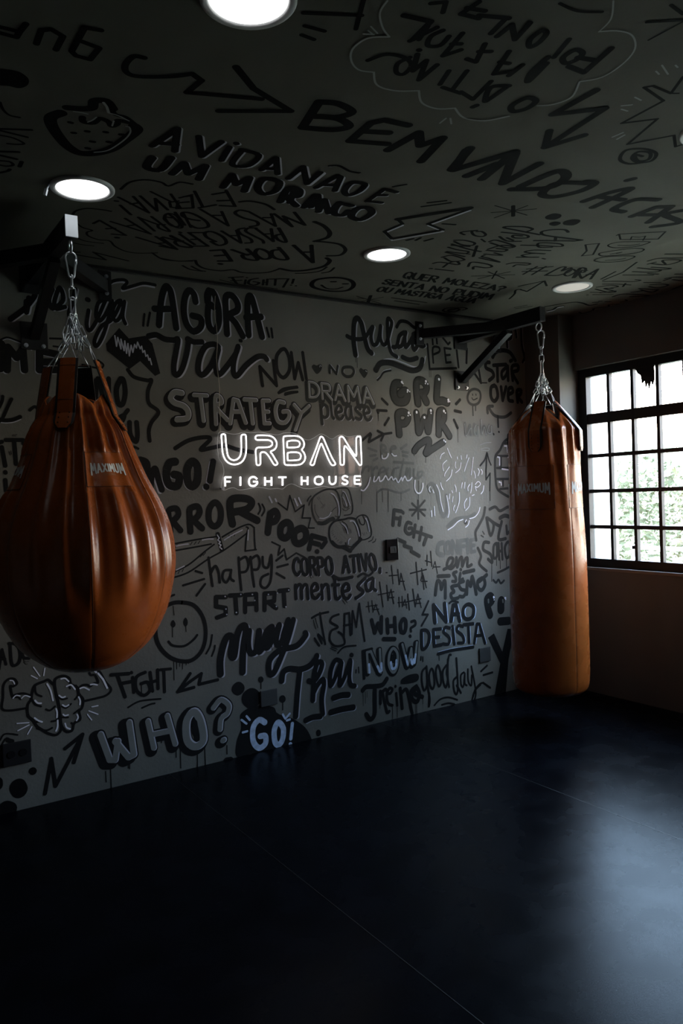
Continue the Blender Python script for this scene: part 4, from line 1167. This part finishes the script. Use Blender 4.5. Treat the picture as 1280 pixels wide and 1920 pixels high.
word('C5', 'faint script words Bon Voyage in grey and white lines with window glare in the grey', '''
m46 s 170,650 150,590 190,560 240,620 270,760 300,900 330,950 370,860 360,700
m50 s 380,1070 470,990 560,970 640,960 700,920
w10 s 285,260 300,210 335,185;370,130 395,190 420,245;365,275 315,330 325,400;395,355 345,430 338,465;428,390 410,470 360,525
w9 s 490,235 492,262;535,220 540,265;470,295 465,340 475,370;535,305 520,380 470,425
w9 s 608,210 600,250;630,245 600,330 575,410;682,240 670,340 658,450;690,405 705,450 705,490
w10 s 740,375 755,410 740,460;775,385 790,410 785,445
w11 s 242,570 275,650 295,780 322,890;290,545 300,590 320,628;165,590 152,620 165,655;195,630 208,665
w12 s 365,700 382,800 392,900 378,960
w10 s 425,640 435,665;400,680 392,740;440,710 430,775;460,570 475,610 475,655;515,660 512,780 470,905;460,815 445,850 450,880
w10 s 550,545 538,610;582,540 575,612;640,565 618,600 620,640;665,545 660,620 650,668
w10 s 705,565 740,530 768,560 730,600 705,590 720,640;808,580 800,640 775,678
w10 s 605,735 575,790 580,850;640,720 635,820 590,878;668,700 692,688
w14 s 180,880 185,950;212,830 220,940
w11 s 378,1110 440,1070 500,1010 560,985;640,975 700,955 745,900 762,840;600,990 585,1015;635,1000 620,1050 590,1078
c44 s 588,1020 592,1024''')
word('B8', 'faint word haha greyed by glare in its colour, with an exclamation mark', '''
m26 l 60,70 70,200 110,90 115,190;150,80 145,180
o8 s 55,80 70,200 120,120 130,190;170,90 150,150 180,200 190,100 195,200;220,40 230,180 250,110 270,190;300,90 285,160 320,170 325,100 330,190
m22 s 170,90 150,150 180,180 190,100;215,40 225,180 250,100 270,190;300,90 285,160 320,160 325,100 335,180
k20 l 388,0 392,110;398,158 400,160;345,180 348,184
o8 s 210,290 260,270 320,265;215,330 260,320 300,325 290,345 220,340''')
draw('C1', 'small dripping smiley face under the wall bracket', '''
c30 S 440,1085 500,1110 515,1180 490,1250 430,1275 375,1245 358,1180 385,1110
k12 l 418,1145 420,1160;458,1145 460,1160
k12 s 410,1190 430,1215 475,1195
c18 l 420,1280 425,1400;455,1280 455,1340''')
word('C1', 'dark brush word START with an arc over it', '''
k46 s 660,700 700,640 790,620 870,650 930,740
k44 s 620,765 580,770 580,830 650,870 670,930 620,980
k42 l 670,800 820,790;715,810 720,990
k40 s 830,820 770,880 780,960 830,900 840,810 845,980
k40 s 900,980 890,820 960,800 960,860 900,890 960,1010;870,750 890,740
k30 l 350,600 345,770;480,780 520,1010 430,880
k14 l 590,1010 520,1010''')
word('C1', 'charcoal brush word OVER with a curved arrow below', '''
k44 s 680,1040 640,1070 640,1180 680,1230 720,1170 700,1060 660,1050
k42 l 760,1060 780,1220 820,1060
k42 s 850,1150 900,1120 890,1070 850,1090 850,1210 900,1230
k42 s 960,1240 950,1110 1000,1100 990,1150 960,1170 1010,1240
c36 s 610,1300 680,1400 800,1420 880,1370;600,1370 600,1300 660,1290''')
word('C1', 'black letters ppy half hidden by the bracket', '''
v30@14,4|k34 s 700,420 720,560;710,400 770,400 770,450
v30@14,4|k36 s 820,380 835,580;830,380 880,390 880,470 840,490
v26@12,4|k32 s 930,350 945,460;1000,360 1010,560 1040,700 1020,760''')
draw('C5', 'thin black zigzag arrow pointing up', '''
k20 s 845,185 840,330 835,420;845,190 820,270 765,340;850,190 870,270 895,330
k18 l 838,400 835,510 885,430 882,640
k10 l 884,640 886,760''')
draw('B8', 'partly hidden drawing of a brick wall shape', '''
c26 s 530,200 450,260 410,340 365,400 360,500 365,620 380,720 430,770 520,820
c22 l 380,400 540,400;380,520 540,520;375,630 540,630;420,400 420,510;440,270 540,275;500,280 500,400;520,520 520,620;410,730 520,720;440,630 440,700
w14 l 455,300 480,300 485,360;385,410 405,415 405,490;430,530 500,540 502,590;400,660 420,665 422,690;490,415 530,415''')
word('A7', 'thick black word FIGHT with window sheen in its colour, sloping down beside a star', '''
c24 l 325,285 332,190 378,198;330,240 365,245
c22 l 372,235 365,285;388,205 390,208
c22 s 440,275 415,270 402,315 422,340 448,330 445,305 425,305
c22 l 465,285 455,360;505,300 492,380;462,325 500,335
c22 l 510,340 568,360;540,350 520,408
c24 l 355,375 400,395 395,415 440,430 440,450 490,480
c14 l 430,188 530,188;483,130 485,245;445,148 525,225;525,130 445,225''')
word('A7', 'grey green block word CONFIE with window glare in its colour', '''
m30 s 640,395 612,410 608,460 640,475
m26 S 668,395 655,420 660,455 678,460 688,430 682,400
m24 l 700,465 698,385 735,460 732,385
m24 l 780,380 748,385 750,465;752,420 775,418
m22 l 795,395 797,460;793,375 794,376
m22 l 840,375 815,380 818,455 842,450;818,415 838,412''')
word('A7', 'black script words em si with window sheen in their colour', '''
c20 s 645,565 690,540 705,500 680,495 665,540 690,560 720,530 725,490 730,550 745,500 760,490 762,545 780,500 795,495 795,545 820,535
c24 l 610,608 680,605;770,585 835,570
c20 s 725,580 705,590 720,615 720,640 700,640;750,590 745,635 765,625;752,565 753,567''')
word('A7', 'black block word MESMO with window sheen in its colour', '''
c22 s 592,725 605,640 625,650 630,690 645,640 655,650 655,745
c22 s 730,665 695,675 710,705 690,720 700,750 735,745
c22 s 770,640 740,655 755,690 785,700 770,735 745,735
c24 s 790,720 795,640 815,670 825,610 850,720
c24 s 885,620 860,640 862,680 885,695 905,660 895,620 870,640 915,600''')
word('A7', 'cloud outline with the words OLD SCHOOL partly behind the bag', '''
c18 s 905,175 895,230 865,290 845,330 850,380;860,430 880,480 870,530 915,575;935,185 970,170 1000,195 1050,170 1068,180
c20 s 915,240 940,350 960,280 920,240 960,270 1000,290 1010,265 990,370 1035,370
c18 l 1040,290 1045,340 1066,320
c24 s 1000,240 1030,225 1066,235
c20 s 930,395 900,395 895,440 940,470 950,520 925,500
c18 s 975,400 960,420 960,490 980,480 980,400;990,400 995,500;1010,400 1015,500;990,450 1012,448
c18 S 1045,395 1030,430 1040,490 1060,470 1060,400
k5 l 948,520 948,640;978,500 978,540;1000,500 1002,560;1040,500 1042,560
c14 s 985,585 1020,570 1056,550;958,632 975,648 990,630 1005,652 1025,635
c8 l 880,350 895,360;890,325 900,342;870,520 872,522''')
word('C6', 'glossy black letters PO with white glints', '''
k110|k96 s 295,560 265,460 250,340 300,290 320,350 280,400
k130 s 455,360 450,400 450,480
2:m26 l 268,340 270,380;475,345 478,375
2:w26 l 345,300 348,310;508,315 515,316
2:w14 l 350,342 352,342;515,336 520,336
k110 l 440,655 560,645''')
word('C6', 'huge black letter Y running down to the floor', '''
k0 f 262,890 350,825 470,1090 545,760 640,760 560,1200 520,1680 355,1730 440,1260''')
# ---------------------------------------------------------------- painted lettering and drawings on the ceiling
def cword(t, label, spec): paint('ceil', 'painted_lettering', label, *TA[t], spec, ceiling)
def cdraw(t, label, spec): paint('ceil', 'painted_drawing', label, *TA[t], spec, ceiling)
cword('D8', 'large black brush words BEM VINDO across the ceiling', '''
k62 l 95,350 205,180
k62 s 205,180 330,190 425,245 330,280 215,275;180,275 330,290 405,340 300,365 95,350
k58 l 800,335 640,300 550,320 410,440 660,460;500,375 670,385
k60 l 665,500 870,385 880,470 1030,420 885,575
k62 l 1210,490 1090,630''')
cword('A2', 'large black brush letters VINDO on the ceiling', '''
k32 l 560,500 515,565 720,505
k30 l 660,545 560,585
k30 l 720,505 610,595;800,545 680,610 720,510
k30 s 740,620 860,570 890,590 830,625 710,630
k26 s 960,610 860,610 810,645 850,655 940,635 985,610 955,605''')
cword('A2', 'black brush words À CAS continuing to the right edge', '''
k24 s 950,670 1040,640 1105,630 980,690;1000,655 1080,665
k22 s 1115,595 1095,600
k24 s 1195,665 1120,665 1050,695 1080,705
k22 l 1110,720 1190,690 1240,688 1165,740;1140,715 1200,715
k22 s 1280,700 1220,715 1270,740 1180,755''')
cword('A1', 'black brush words A VIDA NÃO É with pale edges', '''
v22@12,4|k26 l 570,545 665,480 655,565;600,535 660,540
v22@12,4|k24 l 745,510 755,585 830,530
v20@10,4|k22 l 860,550 830,600;885,535 887,537
v20@10,4|k22 s 905,565 870,615 930,620 970,580 905,560
v20@10,4|k22 l 980,635 1035,590 1040,650;1000,630 1035,632''')
cword('D8', 'black brush words NÃO É with pale edges on the ceiling', '''
v36@22,10|k38 l 0,690 100,610 125,725 215,650
v32@18,8|k38 l 185,750 330,670 350,680 310,770;230,730 320,735
v30@18,8|k40 S 490,720 420,720 375,770 400,800 470,775 510,735
v24@10,8|k34 l 720,780 640,760 525,840 620,850;590,800 650,800
v10@4,6|k20 s 275,605 340,605 410,640 475,652
k18 l 700,745 785,730''')
cword('A1', 'black brush words UM MORANGO with pale edges', '''
v24@12,2|k30 s 570,590 550,625 600,635 640,590
v22@12,2|k28 l 645,650 690,610 705,650 770,620 745,670
v22@12,2|k26 l 835,700 870,655 885,690 935,665 915,715
v22@12,2|k26 S 990,670 965,700 985,725 1030,715 1045,680
v22@12,2|k26 s 1050,755 1080,705 1120,710 1115,735 1075,735 1110,770
v20@12,2|k24 l 1140,775 1190,730 1195,785''')
cword('D8', 'black brush letters NGO with pale edges on the ceiling', '''
v34@16,8|k40 l 10,850 40,770 -10,760
v34@16,8|k40 l 110,870 180,800 150,880;200,910 240,830 270,920 340,850
v34@16,8|k42 s 420,870 340,860 305,920 360,935 400,905
v34@16,8|k44 S 530,885 460,890 420,940 480,965 555,920''')
cdraw('A1', 'black zigzag arrow pointing right on the ceiling', '''
k26 s 540,215 500,210 470,240 475,270 520,285 640,285 720,275
k26 l 720,275 755,300 700,345 980,370
k28 l 885,250 950,330 1090,415 820,415''')
cdraw('B3', 'black and grey strawberry drawing', '''
s100 s 560,1040 470,1080 480,1160 560,1280 640,1360 740,1410 880,1410 1030,1370 1150,1290 1260,1200 1240,1160
s90 s 620,990 760,1000 850,990 870,930 980,930 1040,1000
s50 s 1030,990 1060,1050 1160,1080 1240,1140
s60 s 760,1080 770,1120 860,1130 920,1090 1000,1120 1030,1160 1080,1140 1090,1110 1200,1130
s40 l 640,1125 660,1130;670,1222 690,1224;795,1208 815,1210;965,1215 985,1218;1110,1238 1135,1240;840,1302 865,1306;995,1306 1020,1310;800,1364 820,1368
o14 s 680,1022 740,1030 810,1045;810,1120 850,1105 890,1075;1050,1110 1035,1155;870,1400 1000,1380 1140,1290 1200,1220 1195,1170 1165,1160
o24 s 955,940 985,980 1000,1030
o12 s 1000,1035 1090,1060 1190,1110''')
cword('B3', 'black marker letters gun at the top left of the ceiling', '''
s62 l -20,240 180,290 240,215;180,290 150,340 0,300
s64 l 335,400 380,275 470,265 580,330 515,455
s62 l 930,275 780,250 660,470 700,510 830,545 915,440 760,380''')
cdraw('B3', 'black spot and curve at the left of the ceiling', '''
s0 F -20,640 60,635 180,660 260,720 255,780 180,810 80,790 -20,770
s26 s 0,940 30,1010 90,1060 180,1080''')
cword('B3', 'thin black scribbled letters at the left edge of the ceiling', '''
s30 l -20,1185 290,1195;0,1200 250,1262
s24 s 0,1245 120,1270 220,1320 160,1330 70,1322
s34 l -10,1395 170,1400;0,1430 150,1465;200,1490 180,1535
s26 s 0,1480 90,1490 120,1520 60,1530 0,1520
s30 s 0,1590 70,1575 90,1560''')
cword('B5', 'mirrored looking thin words ETERNA on the ceiling', '''
k20 l 440,60 500,165 400,160;350,85 440,70;385,128 470,125
k20 l 230,65 285,170;260,175 370,155
k18 l 220,175 110,180 120,140;160,100 210,95 220,170;130,140 190,135''')
cword('B4', 'thin black upside down words on the left of the cloud', '''
k20 l 1180,215 1280,190;1110,185 1190,300 1110,290 1100,250 1170,240;950,165 1110,245
k22 l 865,200 1000,320 985,220 1085,310
k22 l 690,210 935,335 810,205;790,265 850,255
k22 l 705,275 790,350;665,240 685,242
k20 s 1090,340 1140,350 1180,390 1200,450 1150,450 1070,400 1060,370 1120,375
k20 l 1210,340 1270,450;850,370 980,480
k20 s 955,365 1100,480 1020,460 1010,430 1060,430;850,372 1010,430
k20 l 630,405 950,505 745,380;760,440 830,430
k20 l 490,420 540,395 750,515 640,505;595,462 660,458
k30 l 675,533 685,534
k20 l 835,530 1160,628 990,525;1000,580 1060,575
k20 s 1110,525 1280,605 1180,600 1140,570 1170,555
k22 s 1180,490 1190,495''')
cword('B5', 'thin upside down words MAS A GLÓRIA on the ceiling', '''
k20 l 895,205 965,290 820,230 880,300 760,215
k18 l 600,205 770,298 740,215;690,240 750,240
k20 s 590,200 530,190 500,210 550,240 640,265 650,290 600,300
k18 l 270,185 455,295 410,200;340,225 415,225
k20 s 260,260 200,250 150,230 155,205 220,215 300,260 320,300 250,310 200,290
k18 l 100,205 165,290
k18 S 50,215 30,240 70,290 120,300 130,280 90,240''')
cword('B5', 'thin upside down word PASSAGEIRA on the ceiling', '''
k20 s 790,310 840,400 790,390 770,360 810,350
k18 l 640,315 755,400 740,315;690,350 740,348
k18 s 640,310 590,310 570,330 620,360 680,390 690,410
k18 s 560,310 520,320 540,350 600,380 610,405 570,410
k18 l 410,330 540,410 510,325;460,360 510,360
k20 s 370,400 310,370 300,340 350,335 420,370 440,410 390,425 340,400
k18 l 190,340 320,430 210,430;260,385 210,385;190,340 290,340
k18 l 130,350 230,420
k18 s 20,370 140,400;70,360 210,435 130,430 100,400 150,395
k18 l 0,430 110,450 10,375''')
cword('B5', 'thin upside down words A DOR É on the ceiling', '''
k22 l 890,425 1018,540 1008,425;950,470 1005,470
k22 s 790,440 850,515 780,515 745,490 750,460 800,455
k22 S 650,450 635,480 680,515 730,510 730,480 690,455
k22 s 580,450 650,520 570,515 550,490 600,485;480,455 580,490
k22 l 340,460 420,455 475,530 390,530;370,495 440,490
k26 s 398,548 405,550''')
cdraw('B5', 'thin black cloud outline around the upside down words', '''
k20 s 530,135 600,130 700,150 760,185
k26 s 1030,268 1090,295 1130,340 1110,375 1030,398
k20 s 1030,398 1120,405 1200,420 1235,455 1200,490 1115,495
k22 s 1110,510 1130,530 1090,565 980,590 880,595 800,580
k14 s 800,580 720,605 620,610 540,605 485,588 400,595 300,580 250,555 235,525;235,525 120,530 0,510
k12 s 905,612 1000,608 1070,595 1110,570;1080,610 1130,600 1160,575;150,560 200,585 280,598;210,565 260,590 300,598''')
cdraw('B4', 'thin black cloud outline and ticks on the left of the ceiling', '''
k22 s 710,145 780,90 900,70 1030,90 1090,120 1180,90 1280,105
k18 s 320,360 350,320 440,300 560,310 630,322
k14 s 335,400 400,450 480,475 440,490 450,520 530,550 620,560 660,600 740,640 850,658 1000,655
k14 s 960,655 1040,705 1150,720 1280,722
k12 s 340,520 420,560 570,580;330,575 400,590 490,600
k16 l 330,650 380,650;350,670 590,712 490,650 770,720''')
cword('B5', 'thin black word FIGHT beside the ceiling edge', '''
k14 l 460,640 550,635;480,640 510,680;475,662 540,658
k12 l 570,655 565,685;578,640 580,641
k14 s 650,645 600,655 590,680 630,690 660,675 625,668
k12 l 690,655 685,690;715,650 710,690;688,672 715,670
k12 l 730,650 850,648;770,650 765,692;855,648 820,705
k12 l 890,650 880,680;872,690 873,691;905,695 906,696
k8 s 400,655 460,670 560,690 700,705 780,715''')
cdraw('B5', 'round smiley face drawn on the ceiling', '''
k22 S 1160,640 1260,655 1290,690 1250,725 1150,732 1050,715 1010,690 1040,655
k20 l 1145,668 1165,668;1225,682 1245,682
k12 s 1075,690 1110,712 1170,716 1215,705''')
cdraw('A2', 'white chalk cloud outline near the top of the ceiling', '''
o7 s 295,0 270,40 280,90 302,120;302,120 230,125 180,160 175,200 200,230 250,238;250,238 260,280 320,300 400,300;400,300 410,340 460,360 520,358;520,358 550,390 620,400 700,385
o6 s 795,350 850,345 910,320 935,270;935,270 1010,255 1080,210 1120,160 1110,115 1060,100 1000,103;1000,103 1040,60 1048,0
o6 l 215,110 250,112;240,85 262,108;230,98 245,110;470,408 490,392;505,392 508,410;1075,350 1110,347;1120,322 1140,332;1075,362 1095,368;1045,455 1080,440;1060,462 1085,448;1210,215 1230,245;1255,215 1262,222;1190,235 1200,245''')
cword('A2', 'upside down black brush words O ÚLTIMO', '''
k22 S 760,325 710,350 715,370 760,360 790,335
k20 l 580,355 592,350
k20 s 690,290 640,325 620,335 640,290 700,285
k18 l 640,270 580,330 540,305
k18 l 560,235 510,300;480,290 540,310
k18 l 500,235 470,280
k20 l 460,215 400,265 425,200 380,235 395,180
k18 s 370,190 330,210 325,240 350,245 375,215 350,190 290,180 230,200''')
cword('A2', 'upside down black brush words DIA FÁCIL', '''
k22 s 825,210 765,270 770,245 800,215 830,190
k20 l 745,215 700,250
k20 l 700,170 650,245 720,235;670,205 700,210
k20 l 620,145 590,205 560,195;640,170 600,170
k20 l 545,110 480,185 540,165;510,145 540,145
k20 s 480,100 440,120 430,150 470,150 500,120
k20 l 430,85 400,130;460,90 370,135;400,165 402,166
k24 l 350,50 440,70 380,130''')
cword('A2', 'upside down black brush words FOI ONTEM', '''
k24 l 1040,160 950,240 900,220;930,190 990,200
k22 S 920,165 880,190 890,210 930,195 945,175
k20 l 900,130 850,190
k22 S 810,100 770,130 770,155 800,140 825,110
k22 l 770,75 720,130 710,80 660,120
k22 l 690,60 640,110;600,50 700,60
k22 l 600,60 540,45 600,5;560,25 620,35
k20 l 480,40 490,5 440,10''')
cdraw('A2', 'black strokes along the top edge of the ceiling', '''
k18 l 15,42 210,50;215,0 190,95
k18 l 20,85 85,102;10,115 50,130
k14 s 870,10 930,35 1010,38
k14 l 1160,72 1280,65;1240,15 1280,45
k8 l 1165,132 1280,70''')
cdraw('A2', 'black zigzag arrow pointing down on the ceiling', '''
k26 l 990,300 845,380 1020,360 820,490 835,435;820,490 950,450''')
cdraw('A2', 'jagged dark starburst outline at the right of the ceiling', '''
k10 l 1280,255 1240,310 1180,285 1150,290 1215,335 1075,410 1195,395 1095,480 1250,450 1255,488 1280,480
s8 l 1240,310 1265,310''')
cdraw('A2', 'black spiral on the ceiling', '''
k11 s 1145,520 1120,515 1130,535 1165,530 1170,508 1130,505 1110,525 1130,540 1175,535 1190,510 1150,495 1090,500 1070,530 1100,545 1150,540''')
cdraw('A2', 'black lightning bolt outline on the ceiling', '''
k20 l 330,730 570,692
v6@2,8|k11 l 570,695 430,745 480,765 310,795 285,770 345,745 330,730
k9 l 410,688 505,675;430,675 490,668;480,745 520,748;390,800 405,792;360,800 380,795;420,802 445,795''')
cdraw('B2', 'black asterisks on the ceiling', '''
k26 l 690,195 690,275
k10 l 515,248 690,235 875,218;545,192 690,235;690,235 805,192;540,290 690,235;690,235 800,268
k9 l 358,757 700,745;560,715 520,778;490,722 620,775;410,778 550,745 665,722''')
cdraw('B5', 'small black asterisk by the ceiling edge', '''
k10 l 1280,690 1281,691''')
cdraw('D4', 'black asterisk at the ceiling edge above the wall', '''
k24 l 1145,75 1115,150
k9 l 1005,80 1250,155;1010,140 1270,90;1015,98 1230,122''')
cdraw('B2', 'three black paint dots on the ceiling', '''
k0 F 1010,255 1070,262 1070,285 1020,305 955,300 950,278
k0 F 1025,320 1065,325 1065,340 1020,355 980,345 985,330
k0 F 1160,302 1220,305 1222,325 1170,350 1095,345 1095,320''')
cword('B2', 'black script words Aqui e sideways on the ceiling', '''
k20 s 1130,405 1100,385 1000,385 920,400 930,425 1010,440
k20 l 1010,440 1240,468 1180,475 860,472;1030,445 1025,475
k16 s 755,508 900,512 1070,520 1070,500 960,490 890,495 900,525 1000,525
k16 s 985,552 860,548 785,560 820,570 940,578 850,575 760,590 810,605 890,605 720,605
k14 l 925,615 945,620
k14 s 640,660 700,650 820,655 800,668 720,665 690,680''')
cword('B2', 'black script word descanse sideways on the ceiling', '''
k20 s 900,425 720,390 620,370 640,360 780,362 845,380 800,400
k18 s 600,405 700,415 800,430 800,450 700,450 690,430 760,435
k18 s 580,440 640,475 750,478;640,450 690,470
k18 s 500,480 560,470 700,515 640,530 540,500 510,490
k18 s 490,540 600,510 690,520;480,550 600,560 640,545 560,535
k16 s 460,580 600,590 540,570;420,610 580,645 500,615 440,600 460,590
k16 s 330,680 360,645 480,660 520,680 470,690 380,680 370,700''')
cword('B2', 'black script words é ativo sideways on the ceiling', '''
k18 s 300,425 270,410 300,400 400,390 360,400 380,430 440,440 470,425 440,400 400,400
k14 l 435,460 465,482
k18 s 220,470 300,470 380,490 360,510 280,505 220,480;200,510 340,520
k18 s 400,515 370,600;200,500 330,540 430,560
k16 s 170,525 240,545 330,560 300,575 160,560;150,565 300,600
k14 l 320,578 340,580
k16 s 120,605 200,590 300,625 200,640 140,610
k16 s 50,655 110,645 250,665 240,640 180,650 130,685;70,700 210,715;25,695 40,696''')
cword('A2', 'small black words QUER MOLEZA SENTA NO PUDIM', '''
k7 t QUER_MOLEZA? 345,925 675,970 690,955 360,905
k7 t SENTA_NO_PUDIM 278,945 635,998 650,980 292,930
k6.5 t OU_MASTIGA_ÁGUA 258,970 580,1010 598,995 272,955
k5 l 310,992 425,1008;320,1002 400,1014''')
cword('B2', 'black hashtag word BORA on the ceiling', '''
k14 l 765,720 960,715;800,700 1005,680;770,742 880,680;840,745 950,680
k16 s 945,750 1060,690 1110,685 1080,715 1150,690 1140,720 1050,750 960,750
k14 S 1150,700 1100,740 1130,755 1190,720
k14 l 1180,770 1240,710 1280,712''')
cword('B1', 'black letters RA and slashes on the ceiling', '''
k16 l 440,645 400,685 460,610
k16 s 400,685 450,612 500,610 490,640 450,645 465,685
k16 l 470,690 600,615 540,695;510,660 570,655
k12 l 625,695 740,635;640,705 800,640 910,560''')
cdraw('B2', 'small black zigzag arrow on the ceiling', '''
k12 s 660,938 700,900 710,870 750,862
k12 l 750,865 800,880 940,795;735,838 940,795 958,835''')
cdraw('B2', 'small oval spiral near the bracket on the ceiling', '''
k12 s 180,1030 230,1020 190,1020 170,1035 220,1042 260,1025 220,1010 150,1015 130,1035 180,1048
k12 s 230,1012 290,1008 320,1018 290,1028
k8 l 700,1008 800,990;710,1018 840,998''')
cword('B1', 'dark outlined word FOGO on the ceiling', '''
k12 l 750,345 770,335 1140,315 1080,375 780,378 770,340
k9 l 860,380 870,355 930,360 980,350 960,385
k11 S 1015,400 930,395 760,400 680,425 740,445 900,435
k9 s 760,425 860,425 930,415
k11 S 965,455 870,450 680,475 610,490 640,510 800,500 930,480
k9 s 700,495 790,480 750,490
k10 S 895,515 800,510 640,520 570,545 640,560 800,550
k8 s 660,545 760,540 820,528''')
cdraw('B1', 'small black bent quadrilateral outline on the ceiling', '''
k12 l 500,420 610,410 560,500 470,510 510,470 500,420''')
cword('B1', 'black sideways script words at the right of the ceiling', '''
k16 l 1140,495 1280,495
k15 s 1000,550 1080,530 1200,528 1280,525;1020,570 1150,580 1260,550 1230,540 1120,545 1140,575
k15 s 1000,575 1060,560;920,605 1090,620 1180,610 1030,600;880,635 1040,640 1100,625 1010,615
k14 l 805,662 1040,662;1000,650 1080,655
k16 s 1140,690 1200,680 1280,680;1130,705 1180,690;1200,700 1280,710
k12 l 970,722 1100,722
k14 s 1020,740 1120,735 1160,745 1080,765 1010,755;930,770 1080,780;940,780 1030,800 1080,780
k14 s 720,835 800,815 940,820 1010,830 860,835;870,800 960,790
k16 l 1200,775 1280,745;1220,655 1280,655''')
cword('B1', 'small black sideways script word above the unlit lamp', '''
k12 s 640,715 760,712 880,715 940,705 900,700;640,735 740,735 860,742
k12 s 820,730 800,755;590,760 700,745 760,755 680,770
k12 s 580,775 680,800 740,795 650,770 720,770;620,805 740,790
k9 l 540,800 640,802;510,822 520,822;560,820 720,818''')
cdraw('B1', 'black wavy line along the window side of the ceiling', '''
k14 s 180,915 240,905 330,890 420,880 480,888 530,905 590,895
k12 l 560,882 600,880;610,872 630,872;660,875 700,875
v14@-4,10|k16 s 200,950 240,940 270,920 320,910
k10 s 450,960 480,970 560,945 570,930 680,915 690,900 780,895;780,880 830,870 820,860''')
